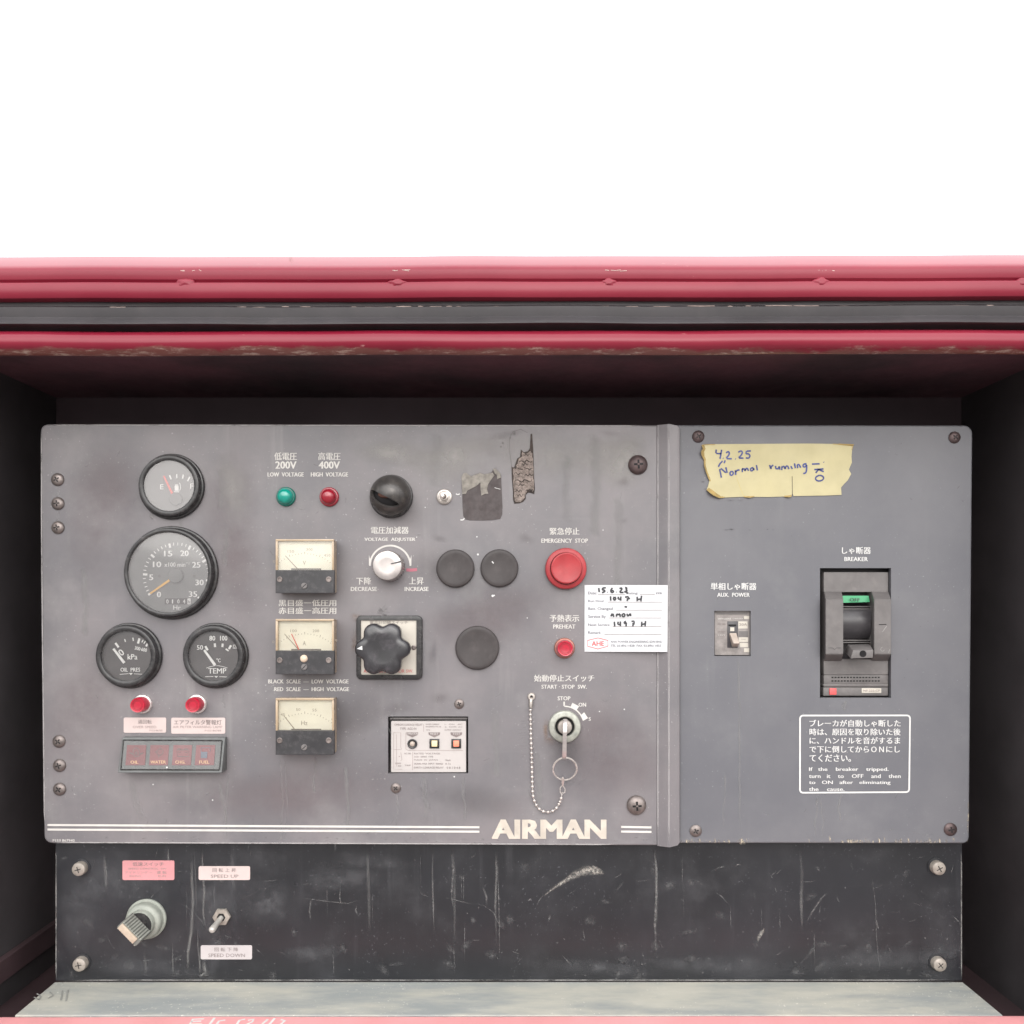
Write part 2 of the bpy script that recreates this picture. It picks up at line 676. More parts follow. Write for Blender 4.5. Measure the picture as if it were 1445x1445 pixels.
m_plug = M('black_rubber_plug', (0.042, 0.035, 0.035), 0.62, var=0.14, scale=50, dust=0.3, dustcol=(0.11, 0.095, 0.093), bump=0.12)
m_hole = M('dark_gap', (0.006, 0.005, 0.006), 0.8, var=0.1)
m_nickel = M('dull_nickel', (0.46, 0.42, 0.39), 0.36, 0.85, var=0.16, scale=150, dust=0.4, dustcol=(0.40, 0.34, 0.28))
m_screw = M('weathered_screw', (0.21, 0.18, 0.17), 0.42, 0.7, var=0.25, scale=160, dust=0.5, dustcol=(0.25, 0.19, 0.17))
m_screwd = M('rusty_screw', (0.085, 0.06, 0.06), 0.5, 0.5, var=0.3, scale=160, dust=0.6, dustcol=(0.14, 0.08, 0.07))
m_bolt = M('painted_bolt', (0.32, 0.285, 0.25), 0.55, 0.25, var=0.2, scale=180, dust=0.5, dustcol=(0.22, 0.17, 0.14))
m_chrome = M('chain_metal', (0.58, 0.53, 0.50), 0.28, 0.6, var=0.1, scale=200)
m_alu = M('spun_aluminium', (0.44, 0.405, 0.39), 0.34, 0.75, var=0.1, scale=120, dust=0.2, dustcol=(0.5, 0.42, 0.4))
m_lock = M('grey_lock_metal', (0.36, 0.365, 0.325), 0.5, 0.45, var=0.2, scale=200, dust=0.5, dustcol=(0.45, 0.43, 0.37))
m_key = M('key_steel', (0.70, 0.65, 0.63), 0.3, 0.85, var=0.12, scale=150)
m_collar = M('chrome_collar', (0.74, 0.69, 0.68), 0.25, 0.8, var=0.08, scale=120)
m_redlens = M('red_lens', (0.42, 0.008, 0.030), 0.2, var=0.12, scale=200, coat=0.6)
m_redlens_d = M('deep_red_lens', (0.28, 0.005, 0.018), 0.22, var=0.12, scale=200, coat=0.6)
m_greenlens = M('green_lens', (0.0, 0.27, 0.21), 0.18, var=0.12, scale=200, coat=0.7)
m_greencollar = M('green_lamp_collar', (0.0, 0.13, 0.10), 0.3, var=0.1, scale=200)
m_estop = M('red_button_plastic', (0.36, 0.030, 0.036), 0.42, var=0.12, scale=70, dust=0.28, dustcol=(0.32, 0.11, 0.10))
m_dial = M('grey_dial', (0.105, 0.10, 0.10), 0.6, var=0.05)
m_dialg = M('grey_green_dial', (0.115, 0.12, 0.118), 0.6, var=0.05)
m_diald = M('charcoal_dial', (0.065, 0.06, 0.062), 0.6, var=0.08)
m_dprint = M('dial_print', (0.80, 0.79, 0.77), 0.6, var=0.03)
m_needle_r = M('red_needle', (0.72, 0.05, 0.035), 0.5, var=0.03)
m_needle_o = M('orange_needle', (0.80, 0.42, 0.03), 0.5, var=0.03)
m_meterface = M('cream_meter_face', (0.80, 0.775, 0.66), 0.6, var=0.06, scale=25, dust=0.2, dustcol=(0.66, 0.54, 0.34))
m_meterpl = M('yellowed_clear_plastic', (0.38, 0.285, 0.19), 0.25, var=0.15, scale=40, coat=0.4)
m_mink = M('faint_meter_ink', (0.30, 0.26, 0.21), 0.7, var=0.1)
m_ink = M('grey_print_ink', (0.20, 0.165, 0.16), 0.7, var=0.12)
m_inkf = M('faded_print_ink', (0.30, 0.235, 0.225), 0.7, var=0.12)
m_inkk = M('black_ink', (0.04, 0.04, 0.045), 0.7, var=0.1)
m_inkb = M('blue_ink', (0.06, 0.075, 0.22), 0.7, var=0.2)
m_inkr = M('red_ink', (0.55, 0.08, 0.08), 0.7, var=0.1)
m_sticker = M('pale_pink_sticker', (0.55, 0.45, 0.43), 0.5, var=0.05, scale=30, dust=0.15, dustcol=(0.6, 0.5, 0.46))
m_stickerp = M('pink_sticker', (0.55, 0.25, 0.26), 0.5, var=0.08, scale=25)
m_stickerw = M('greyed_sticker', (0.46, 0.42, 0.42), 0.5, var=0.07, scale=30)
m_selplate = M('aged_cream_plate', (0.52, 0.48, 0.42), 0.45, var=0.08, scale=30, dust=0.2, dustcol=(0.6, 0.5, 0.4))
m_relayplate = M('white_relay_plate', (0.46, 0.425, 0.41), 0.5, var=0.05, scale=25)
m_paper = M('white_card', (0.60, 0.60, 0.615), 0.6, var=0.02, scale=30)
m_tape = M('yellow_masking_tape', (0.50, 0.445, 0.26), 0.7, var=0.06, scale=40, bump=0.3)
m_tapeedge = M('curled_tape_edge', (0.38, 0.27, 0.10), 0.7, var=0.2, scale=120)
m_gum = M('dark_sticker_gum', (0.075, 0.062, 0.062), 0.75, var=0.15, scale=180, bump=0.2)
m_torn = M('torn_sticker_fibre', (0.235, 0.215, 0.19), 0.85, var=0.25, scale=260, bump=0.6)
m_foam = M('torn_foam_residue', (0.21, 0.17, 0.15), 0.9, var=0.4, scale=330, dust=0.7, dustcol=(0.34, 0.29, 0.26), bump=1.0)
m_foamd = M('dark_foam_edge', (0.05, 0.038, 0.034), 0.9, var=0.3, scale=300, bump=0.8)
m_window = M('red_warning_window', (0.185, 0.050, 0.055), 0.35, var=0.08, scale=40)
m_wunit = M('grey_warning_housing', (0.10, 0.104, 0.104), 0.4, var=0.14, scale=60, dust=0.3, dustcol=(0.25, 0.25, 0.25))
m_wprint = M('yellow_window_print', (0.78, 0.52, 0.30), 0.6, var=0.05)
m_off = M('green_off_flag', (0.05, 0.30, 0.135), 0.45, var=0.06, scale=60)
m_redsq = M('red_trip_button', (0.68, 0.10, 0.10), 0.45, var=0.06)
m_creambtn = M('cream_button', (0.76, 0.62, 0.36), 0.45, var=0.06)
m_orangebtn = M('orange_button', (0.80, 0.24, 0.15), 0.45, var=0.06)
m_taupe = M('beige_lever', (0.42, 0.35, 0.30), 0.5, var=0.12, scale=120)
m_auxface = M('grey_aux_breaker_face', (0.24, 0.215, 0.205), 0.5, var=0.2, scale=150, dust=0.3, dustcol=(0.4, 0.36, 0.33))
m_pinkmark = M('pink_paint_mark', (0.40, 0.12, 0.16), 0.6, var=0.1)
m_knobgrey = M('grey_green_plastic', (0.27, 0.285, 0.25), 0.5, var=0.14, scale=90, dust=0.4, dustcol=(0.42, 0.42, 0.37))
m_knobpeach = M('worn_peach_paint', (0.43, 0.35, 0.27), 0.55, var=0.14, scale=120)
m_bulb = M('brown_lamp_bulb', (0.10, 0.045, 0.032), 0.25, var=0.1, coat=0.5)
m_glass = glass_mat('dusty_gauge_glass', 0.20, (0.52, 0.49, 0.49), 0.05, 0.10)
m_glassc = glass_mat('clear_gauge_glass', 0.06, (0.5, 0.47, 0.47), 0.03, 0.10)
m_mglass = glass_mat('yellowed_meter_window', 0.10, (0.62, 0.54, 0.38), 0.08, 0.10)
m_dust = stain_mat('pale_run_mark', (0.30, 0.295, 0.29), 0.36, 70, (1, 1, 0.25))
m_scuff = stain_mat('pale_scuff', (0.27, 0.265, 0.26), 0.62, 300, (1, 1, 1), 0.4, 0.68)
m_chip = stain_mat('chipped_edge', (0.45, 0.39, 0.31), 1.0, 330, (1, 1, 0.35), 0.5, 0.58)
m_grime = stain_mat('dark_grime', (0.05, 0.04, 0.04), 0.6, 120, (1, 1, 1), 0.4, 0.65)
m_rust = stain_mat('brown_stain', (0.22, 0.12, 0.08), 0.7, 150, (1, 1, 0.5), 0.4, 0.65)

# ------------------------------------------------------------------ helpers: stains and text
_zinc = [0]


def s_ribbon(bm, pts3, w, lift=True):
    """soft-edged run mark"""
    lay = bm.verts.layers.float.get('fade') or bm.verts.layers.float.new('fade')
    _zinc[0] = (_zinc[0] + 1) % 12
    dy = -0.02 * _zinc[0] if lift else 0
    n = len(pts3)
    rows = []
    for i, p in enumerate(pts3):
        a = pts3[max(i - 1, 0)]
        b = pts3[min(i + 1, n - 1)]
        d = Vector((b.x - a.x, 0, b.z - a.z)).normalized()
        q = Vector((-d.z, 0, d.x))
        ww = w[i] if isinstance(w, (list, tuple)) else w
        row = []
        for k, fd in ((-1, 0.0), (0, 1.0), (1, 0.0)):
            v = bm.verts.new(p + q * (k * ww / 2) + Vector((0, dy, 0)))
            v[lay] = fd * (0.0 if i in (0, n - 1) else 1.0)
            row.append(v)
        rows.append(row)
    for A, B in zip(rows[:-1], rows[1:]):
        for k in range(2):
            bm.faces.new((A[k], A[k + 1], B[k + 1], B[k]))
    return bm


def s_blob(bm, c, rx, rz, rot=0.0, n=28, rng=random.Random(5)):
    lay = bm.verts.layers.float.get('fade') or bm.verts.layers.float.new('fade')
    _zinc[0] = (_zinc[0] + 1) % 12
    c = c + Vector((0, -0.02 * _zinc[0], 0))
    v0 = bm.verts.new(c)
    v0[lay] = 1.0
    p1, p2 = rng.uniform(0, 6.28), rng.uniform(0, 6.28)
    rings = []
    steps = (0.2, 0.4, 0.6, 0.8, 1.0) if max(rx, rz) > 5 else (1.0,)
    for t in steps:
        ring = []
        for i in range(n):
            a = 2 * math.pi * i / n
            k = t * (1 + 0.13 * math.sin(2 * a + p1) + 0.08 * math.sin(3 * a + p2))
            x, z = rx * k * math.cos(a), rz * k * math.sin(a)
            v = bm.verts.new(c + Vector((x * math.cos(rot) - z * math.sin(rot), 0, x * math.sin(rot) + z * math.cos(rot))))
            v[lay] = 1.0 - t
            ring.append(v)
        rings.append(ring)
    for i in range(n):
        bm.faces.new((v0, rings[0][i], rings[0][(i + 1) % n]))
    for A, B in zip(rings[:-1], rings[1:]):
        for i in range(n):
            j = (i + 1) % n
            bm.faces.new((A[i], B[i], B[j], A[j]))
    return bm


TEXTQ = []


def text(parent, lines, mat, name='lettering', h=0.4, hf=None, bold=0.0, label=None, cv=None):
    """lines: (string, x0, x1, y0, y1[, rot_deg]) - boxes in photo px; becomes one flat printed part"""
    TEXTQ.append((parent, lines, mat, name, h, hf, bold, label, cv))


def flush_text():
    tmp = []
    for q in TEXTQ:
        for ln in q[1]:
            cu = bpy.data.curves.new('t', 'FONT')
            cu.body = ln[0]
            cu.size = 1.0
            cu.resolution_u = 2
            o = bpy.data.objects.new('t', cu)
            C.collection.objects.link(o)
            tmp.append(o)
    bpy.context.view_layer.update()
    dg = bpy.context.evaluated_depsgraph_get()
    k = 0
    for parent, lines, mat, name, h, hf, bold, label, cv in TEXTQ:
        bm = NB()
        for ln in lines:
            oe = tmp[k].evaluated_get(dg)
            k += 1
            me = oe.to_mesh()
            if len(me.vertices) == 0:
                oe.to_mesh_clear()
                continue
            xs = [v.co.x for v in me.vertices]
            ys = [v.co.y for v in me.vertices]
            ax, bx, ay, by = min(xs), max(xs), min(ys), max(ys)
            x0, x1, y0, y1 = ln[1:5]
            rot = math.radians(ln[5]) if len(ln) > 5 else 0.0
            mx, my = (x0 + x1) / 2, (y0 + y1) / 2
            bo = bold * 1.7 * (y1 - y0)
            shifts = [(0, 0)] if bo == 0 else ([(-bo, 0), (0, 0), (bo, 0)] if bold < 0.03 else [(i * bo / 2, j * bo * 0.4) for i in (-2, -1, 0, 1, 2) for j in (-1, 0, 1)])
            for si, (sx_, sy_) in enumerate(shifts):
              vs = []
              for v in me.vertices:
                u = (v.co.x - ax) / max(bx - ax, 1e-6) * (x1 - x0 - 2 * bo) - (x1 - x0 - 2 * bo) / 2 + sx_
                w = (y1 - y0) / 2 - (v.co.y - ay) / max(by - ay, 1e-6) * (y1 - y0) + sy_
                X = mx + u * math.cos(rot) - w * math.sin(rot)
                Y = my + u * math.sin(rot) + w * math.cos(rot)
                vs.append(bm.verts.new(pt(X, Y, (hf(X, Y) if hf else h) + 0.015 * si)))
              for p in me.polygons:
                try:
                    f = bm.faces.new([vs[i] for i in p.vertices])
                    f.normal_update()
                    if f.normal.y > 0:
                        f.normal_flip()
                except ValueError:
                    pass
            oe.to_mesh_clear()
        part(name, bm, mat, parent, label)
    for o in tmp:
        cu = o.data
        bpy.data.objects.remove(o)
        bpy.data.curves.remove(cu)


def cross_recess(bm, c, r, ax=0.0, w=0.55):
    """four-armed drive recess"""
    for k in range(2):
        a = ax + k * math.pi / 2
        d = Vector((math.cos(a), 0, math.sin(a)))
        q = Vector((-d.z, 0, d.x))
        P = [c - d * r - q * r * w * 0.4, c + d * r - q * r * w * 0.4, c + d * r + q * r * w * 0.4, c - d * r + q * r * w * 0.4]
        P = [p + Vector((0, -0.02 * k, 0)) for p in P]
        hull8(bm, P, [p + Vector((0, 2.2, 0)) for p in P])
    return bm


def add_screw(parent, px, py, r, h, mat, ax=0.3, name='screw', dome=0.42):
    c = pt(px, py, h)
    bm = lathe(NB(), c, [(r, 0), (r, r * 0.12), (r * 0.92, r * dome * 0.5), (r * 0.7, r * dome * 0.82), (r * 0.4, r * dome * 0.97), (0, r * dome)], 24)
    s = part(name, fix(bm), mat, parent)
    part('drive_recess', cross_recess(NB(), c + Vector((0, -r * dome * 0.99, 0)), r * 0.46, ax), m_hole, s)
    return s


# yard ground the machine stands on
bm = NB()
bm.faces.new([bm.verts.new(Vector((x, y, -1.35 / S))) for x, y in ((-40000, -60000), (40000, -60000), (40000, 40000), (-40000, 40000))])
me = mesh_from(bm, Vector((0, 0, -1.35 / S)), 'ground')
me.materials.append(M('concrete_yard', (0.17, 0.155, 0.15), 0.85, var=0.2, scale=2))
ground = bpy.data.objects.new('ground', me)
C.collection.objects.link(ground)
ground['kind'] = 'structure'

# ------------------------------------------------------------------ the housing round the panels
base = Vector((0, 125, -574))
enc = thing('machine_housing', 'dark hollow interior of the machine around and behind the grey control panels', 'machine housing', base)
bm = NB()
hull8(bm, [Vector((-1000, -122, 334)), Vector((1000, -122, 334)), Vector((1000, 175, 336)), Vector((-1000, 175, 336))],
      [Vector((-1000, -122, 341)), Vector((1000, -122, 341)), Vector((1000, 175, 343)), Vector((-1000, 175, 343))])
part('ceiling', bm, panel_paint('mottled_maroon_paint', (0.135, 0.058, 0.072), (0.055, 0.036, 0.041), (0.04, 0.032, 0.035), 0.55, 0.0, 0.3), enc)  # maroon mottled at random with darker tones
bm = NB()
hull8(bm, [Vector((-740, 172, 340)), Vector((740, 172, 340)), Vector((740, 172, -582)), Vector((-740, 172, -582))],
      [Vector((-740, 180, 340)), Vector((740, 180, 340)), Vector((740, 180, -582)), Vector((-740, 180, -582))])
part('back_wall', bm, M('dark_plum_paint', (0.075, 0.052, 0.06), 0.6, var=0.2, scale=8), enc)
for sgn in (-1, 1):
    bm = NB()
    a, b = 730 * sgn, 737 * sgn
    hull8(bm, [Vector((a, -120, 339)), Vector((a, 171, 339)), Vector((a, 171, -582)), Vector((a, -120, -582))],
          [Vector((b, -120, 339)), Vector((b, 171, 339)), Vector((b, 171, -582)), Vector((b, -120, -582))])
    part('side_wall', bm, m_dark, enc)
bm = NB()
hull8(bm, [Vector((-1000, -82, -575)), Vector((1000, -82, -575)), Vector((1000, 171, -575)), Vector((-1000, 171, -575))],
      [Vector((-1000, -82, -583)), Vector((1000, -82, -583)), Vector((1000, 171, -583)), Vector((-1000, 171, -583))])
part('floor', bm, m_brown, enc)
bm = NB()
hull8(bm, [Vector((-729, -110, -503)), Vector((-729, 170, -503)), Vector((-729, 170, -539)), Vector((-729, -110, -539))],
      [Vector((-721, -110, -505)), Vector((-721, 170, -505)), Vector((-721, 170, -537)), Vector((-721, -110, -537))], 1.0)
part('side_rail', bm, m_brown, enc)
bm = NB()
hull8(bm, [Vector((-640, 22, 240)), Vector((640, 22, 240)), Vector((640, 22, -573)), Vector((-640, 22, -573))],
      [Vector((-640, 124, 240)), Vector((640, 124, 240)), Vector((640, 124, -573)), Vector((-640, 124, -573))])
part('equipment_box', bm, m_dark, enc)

for sgn in (-1, 1):
    bm = NB()
    a, b = 730 * sgn, 990 * sgn
    hull8(bm, [Vector((a, -121, 340)), Vector((b, -121, 340)), Vector((b, -121, -583)), Vector((a, -121, -583))],
          [Vector((a, -127, 340)), Vector((b, -127, 340)), Vector((b, -127, -583)), Vector((a, -127, -583))], 1.5)
    part('door_jamb', bm, m_red, enc)

# red folded edge of the canopy above the opening
base = Vector((0, -110, 384))
prof = [(-60, 462), (70, 456.6), (90, 454.8), (98, 453.2), (104, 450.4), (120, 438.6), (134, 428.0), (138.6, 423.6), (140.4, 420.6), (140.8, 417), (140.4, 412), (139.4, 408), (137.6, 406.6), (136.6, 405.4), (138, 404.3), (141.2, 403.2), (142.2, 401), (142.4, 394), (141.6, 387.5), (139.6, 384.6), (136, 383.6), (100, 383.6), (100, 400), (-60, 442)]
TILT = 2.6 / 1445
canopy = solo('canopy_edge', extrude_x(NB(), prof, -980, 980, 90, 0.35, TILT, 3), m_red, base,
              'red painted folded canopy edge with weld spots along its seam, top of the machine', 'canopy edge', sharp=0.5)
rng = random.Random(12)
for wx in (262, 560, 860, 1157, 1445):
    bm = NB()
    c = pt(wx, 400.3, 138.6)
    wsx, wsz = rng.uniform(10.5, 14.5), rng.uniform(5.4, 7.2)
    ret = bmesh.ops.create_icosphere(bm, subdivisions=3, radius=1)
    for v in ret['verts']:
        k = 1 + 0.16 * math.sin(v.co.x * 5 + wx) * math.cos(v.co.z * 6 + wx * 2)
        v.co = c + Vector((v.co.x * wsx * k, v.co.y * 4.6 * k, v.co.z * wsz * k + TILT * c.x))
    part('weld_spot', bm, m_red, canopy)
bm = NB()
for wx in (262, 560, 860, 1157):       # chipped primer beside each weld
    for k in range(4):
        x = wx + rng.uniform(-10, 24)
        ribbon(bm, [pt(x, 381.5 + rng.uniform(-1.2, 1.2), 141), pt(x + rng.uniform(3, 10), 381.5 + rng.uniform(-1, 1), 141)], 0.55, taper=True)
part('paint_chips', bm, M('bare_primer', (0.62, 0.52, 0.46), 0.7), canopy)
bm = NB()
s_blob(bm, pt(411, 366.5, 137.5), 4.5, 5.5)
part('rust_mark', bm, m_rust, canopy)

# rubber door seal
base = Vector((0, -120, 348))
prof = [(100, 386), (128, 384.6), (128.6, 378.6), (131.4, 377.2), (134.2, 375), (133.2, 369), (131.8, 363.4), (133.4, 360.6), (140.4, 355.0), (143.8, 352.4), (143.6, 351.0), (141.4, 350.6), (136, 350.8), (131, 350.2), (127, 347.6), (100, 347)]
seal = solo('rubber_seal', extrude_x(NB(), prof, -980, 980, 90, 0.5, TILT, 8), m_rubber, base,
            'dusty dark grey rubber door seal strip between the two red edges', 'door seal', sharp=0.7)
bm = NB()
rng = random.Random(4)
x = -20
while x < 1460:
    L = rng.uniform(6, 40)
    y = 432.6 - (x - 722) * 0.0021 + rng.uniform(-0.6, 0.6)
    ribbon(bm, [pt(x, y, 133.6), pt(x + L / 2, y + rng.uniform(-.4, .4), 133.6), pt(x + L, y, 133.6)], rng.uniform(0.4, 1.0), taper=True)
    x += L + rng.uniform(2, 26)
part('dust_line', bm, M('dried_dust', (0.34, 0.26, 0.23), 0.9, var=0.2, scale=300), seal)

# lower red rail with rubbed lip
base = Vector((0, -120, 312))
prof = [(122, 347.0), (127, 347.0), (131, 346.2), (136, 343.6), (140, 340.2), (142.2, 336), (143.2, 330.4), (142.6, 326.4), (140.6, 323.2), (137, 320.4), (132, 318), (128.8, 316.2), (126, 316.6), (124, 318)]
rail = solo('opening_rail', extrude_x(NB(), prof, -980, 980, 90, 0.45, TILT, 17), m_redworn, base,
            'glossy red rail over the dark opening, its lower lip scraped brown', 'rail', sharp=0.8)

# bright red sill at the very bottom with hand-painted white lettering
base = Vector((0, -110, -560))
arc = [(81 + 6 * (1 - math.cos(math.radians(a))), -544 + 6 * math.sin(math.radians(a))) for a in (0, 30, 60, 90)]
prof = [(81, -575)] + arc + [(150, -538.6), (156, -541), (159, -546), (159, -575)]
sill = solo('opening_sill', extrude_x(NB(), prof, -980, 980, 60, 0.2, 1.5 / 1445, 23), m_red, base,
            'pinkish red sill along the bottom of the opening in front of the dusty ledge', 'sill', sharp=0.7)
sill.data.materials[0] = M('skylit_red_paint', (0.70, 0.30, 0.31), 0.34, var=0.08, scale=14, dust=0.3, dustcol=(0.55, 0.30, 0.29))  # bright sky light on the top face put into a paler red
bm = NB()


def sillp(px, h):
    d = D - h
    return Vector(((px - CX) * d / D, -h, -538.0))


def sstroke(P, w=3.4):
    Q = [sillp(*p) for p in P]
    n = len(Q)
    L, R = [], []
    for i in range(n):
        a, b = Q[max(i - 1, 0)], Q[min(i + 1, n - 1)]
        d = (b - a).normalized()
        q = Vector((-d.y, d.x, 0))
        L.append(bm.verts.new(Q[i] + q * w / 2))
        R.append(bm.verts.new(Q[i] - q * w / 2))
    for i in range(n - 1):
        f = bm.faces.new((L[i], L[i + 1], R[i + 1], R[i]))
        f.normal_update()
        if f.normal.z < 0:
            f.normal_flip()


sstroke([(288, 92), (272, 93), (268, 106), (285, 106)])
sstroke([(270, 99), (284, 98)])
sstroke([(303, 89), (296, 106)])
sstroke([(318, 95), (309, 98), (306, 106)])
sstroke([(346, 93), (338, 96), (334, 107)])
sstroke([(350, 96), (358, 93), (356, 100), (348, 107)])
sstroke([(378, 93), (370, 106)])
sstroke([(388, 90), (380, 107)])
sstroke([(396, 94), (402, 97), (396, 107)])
part('painted_lettering', bm, m_printr, sill)

# grey ledge under the lower plate
base = Vector((0, 20, -574))
bm = NB()
hull8(bm, [Vector((-650.7, 19, -538.8)), Vector((650.7, 19, -538.8)), Vector((650.7, -80.6, -538.8)), Vector((-650.7, -80.6, -538.8))],
      [Vector((-650.7, 19, -574)), Vector((650.7, 19, -574)), Vector((650.7, -80.6, -574)), Vector((-650.7, -80.6, -574))], 1.6, 3)
ledge = solo('ledge', bm, m_shelf, base, 'pale dusty grey metal ledge below the black switch plate', 'ledge')
bm = NB()
for (pxs) in ([(52, 40), (58, 48), (55, 58), (48, 50)], [(88, 30), (86, 60)], [(96, 28), (93, 62)], [(70, 34), (75, 44), (68, 54)]):
    Q = [Vector(((x - CX) * (1200 + 20 - y) / 1200, 20 - y, -538.0)) for x, y in pxs]
    for a, b in zip(Q[:-1], Q[1:]):
        d = (b - a).normalized()
        q = Vector((-d.y, d.x, 0)) * 1.0
        bm.faces.new([bm.verts.new(v) for v in (a - q, b - q, b + q, a + q)])
part('scribble', bm, M('faint_pencil', (0.27, 0.27, 0.25), 0.8), ledge)

# ------------------------------------------------------------------ main control panel
base = Vector((0, 15, -290))
MAINC = [(57, 598.5), (928, 599.8), (928, 1193.2), (62, 1190)]
bm = NB()
sheet(bm, MAINC, [10, 0.4, 0.4, 11], 0.0, 15.0, 2.2, holes=[(547.4, 1011, 660.7, 1091.5)])
panel = solo('control_panel', bm, m_panel, base, 'large dark grey control panel with round gauges, meters and white lettering', 'control panel')
# raised flange that laps over the breaker panel
bm = NB()
secs = [(927.6, 0.0), (929.5, 0.35), (940.5, 6.6), (943.5, 7.2), (954.5, 7.2), (957.6, 6.6), (958.8, 4.5), (958.8, 0.6)]
top = []
bot = []
for x, h in secs:
    ins = max(0, (x - 949)) ** 2 * 0.085
    top.append(bm.verts.new(Vector(((x - CX), -h, CY - (599.8 + ins)))))
    bot.append(bm.verts.new(Vector(((x - CX), -h, CY - (1193.6 - ins)))))
for i in range(len(secs) - 1):
    bm.faces.new((top[i], top[i + 1], bot[i + 1], bot[i]))
tb = [bm.verts.new(v.co + Vector((0, 6.5, 0))) for v in top]
bb = [bm.verts.new(v.co + Vector((0, 6.5, 0))) for v in bot]
for i in range(len(secs) - 2):
    bm.faces.new((top[i], tb[i], tb[i + 1], top[i + 1]))
    bm.faces.new((bot[i], bot[i + 1], bb[i + 1], bb[i]))
part('lap_flange', fix(bm), m_panel, panel, sharp=0.9)

# lettering on the main panel
text(panel, [('低電圧', 387, 419, 638.5, 649.3), ('高電圧', 449, 480.6, 638.5, 649.3)], m_print, bold=0.012)
text(panel, [('200V', 388.4, 418.5, 651, 661.4), ('400V', 449.6, 479.8, 651, 661.4),
             ('LOW  VOLTAGE', 377.5, 428.7, 666.6, 672.5), ('HIGH  VOLTAGE', 438.6, 491.2, 666.6, 672.5)], m_print, bold=0.026)
text(panel, [('電圧加減器', 523.4, 576.8, 743.2, 753.2), ('下降', 502.7, 523.7, 814.7, 824.8), ('上昇', 577.2, 597.9, 814.7, 824.8),
             ('緊急停止', 775.6, 817.8, 744.6, 754.6), ('予熱表示', 775.6, 817.4, 867.4, 877.4),
             ('始動停止スイッチ', 753.7, 838.8, 952.2, 961.8)], m_print, bold=0.012)
text(panel, [('黒目盛ー低圧用', 393, 474.6, 846.2, 855.4), ('赤目盛ー高圧用', 393, 474.6, 857.0, 866.4)], m_print, bold=0.016)
text(panel, [('VOLTAGE  ADJUSTER', 514.2, 586.2, 758.7, 764.7), ('DECREASE', 495, 532, 828.2, 834), ('INCREASE', 570.9, 604.7, 828.2, 834),
             ('EMERGENCY  STOP', 763.9, 829.7, 760, 765.9), ('PREHEAT', 780.6, 812, 881.3, 887),
             ('START · STOP  SW.', 764, 828, 966.3, 971.8), ('STOP', 786.8, 805, 982.6, 988.2), ('ON', 816.4, 827.1, 991.6, 997.2), ('S', 830.6, 833.8, 1012.2, 1017)], m_print, bold=0.02)
text(panel, [('BLACK  SCALE  —  LOW  VOLTAGE', 378.4, 491.9, 958.8, 964.4), ('RED  SCALE  —  HIGH  VOLTAGE', 387, 492.8, 969.7, 975.3)], m_print, bold=0.024)
text(panel, [('AIRMAN', 694, 855.8, 1157.2, 1183)], m_cream, 'maker_name', bold=0.045)
text(panel, [('P153 867940', 74.3, 105.3, 1184.2, 1187.8)], m_print, bold=0.01)
bm = NB()
for (x0, y0, x1, y1) in ((67, 1164.2, 676.5, 1167.4), (67, 1170.6, 676.5, 1173.6), (876.5, 1166.9, 919.3, 1167.6), (876.5, 1173.4, 919.3, 1174)):
    ribbon(bm, [pt(x0, y0, 0.4), pt(x1, y1, 0.4)], 2.9)
part('trim_lines', bm, m_print, panel)
# arc arrow of the voltage adjuster, start switch scale, small paint marks
bm = NB()
P = []
for k in range(33):
    a = math.radians(180 - 180 * k / 32)
    P.append(pt(550.6 + 28.6 * math.cos(a), 798.5 - 28.6 * math.sin(a), 0.4))
ribbon(bm, P, 2.5)
for sx, dr in ((522.0, 1), (579.2, -1)):
    flat_poly(bm, [pt(sx - 1.4 * dr, 797, 0.45), pt(sx + 1.2 * dr, 797, 0.45), pt(sx + 3.4 * dr, 785, 0.45), pt(sx, 788.5, 0.45), pt(sx - 1.3 * dr, 783, 0.45)][:: 1])
part('arc_arrow', bm, m_print, panel)
bm = NB()
c7 = crop(720, 920, 6.02)
stroke(bm, [c7(458, 422), c7(458, 460)], 2.2, 0.4)
P = []
for k in range(17):
    a = math.radians(90 - 68 * k / 16)
    P.append(pt(796.3 + 28.0 * math.cos(a), 1024.6 - 28.0 * math.sin(a), 0.4))
ribbon(bm, P, 1.8)
for quad in (((528, 432), (585, 462), (562, 496), (512, 466)), ((628, 512), (660, 562), (618, 586), (598, 540))):
    flat_poly(bm, [pt(*c7(*q), 0.55) for q in quad])
part('switch_scale', bm, m_print, panel)
bm = NB()
stroke(bm, [(573.5, 804), (580, 804.6), (588.5, 803.6)], 4.2, 0.4)
part('paint_mark', bm, m_pinkmark, panel, 'dull pink paint dash beside the adjuster knob')
bm = NB()
for (x, y, r) in ((674.4, 782.4, 1.5), (695.2, 840.8, 1.7), (697.5, 840.2, 1.0), (641, 1096, 1), (588, 758, .8), (673, 757.5, 1.0), (600, 716, 0.8), (744, 872, 0.8), (851, 748, .8), (881, 1001, 1), (846, 1004, 0.9), (941, 1084, .9), (216, 1107, 1), (300, 1129, 1)):
    disc(bm, pt(x, y, 0.3), r, 7)
part('paint_flecks', bm, m_printr, panel)

# run marks, scuffs, grime and painted sheen on the main panel
rng = random.Random(77)


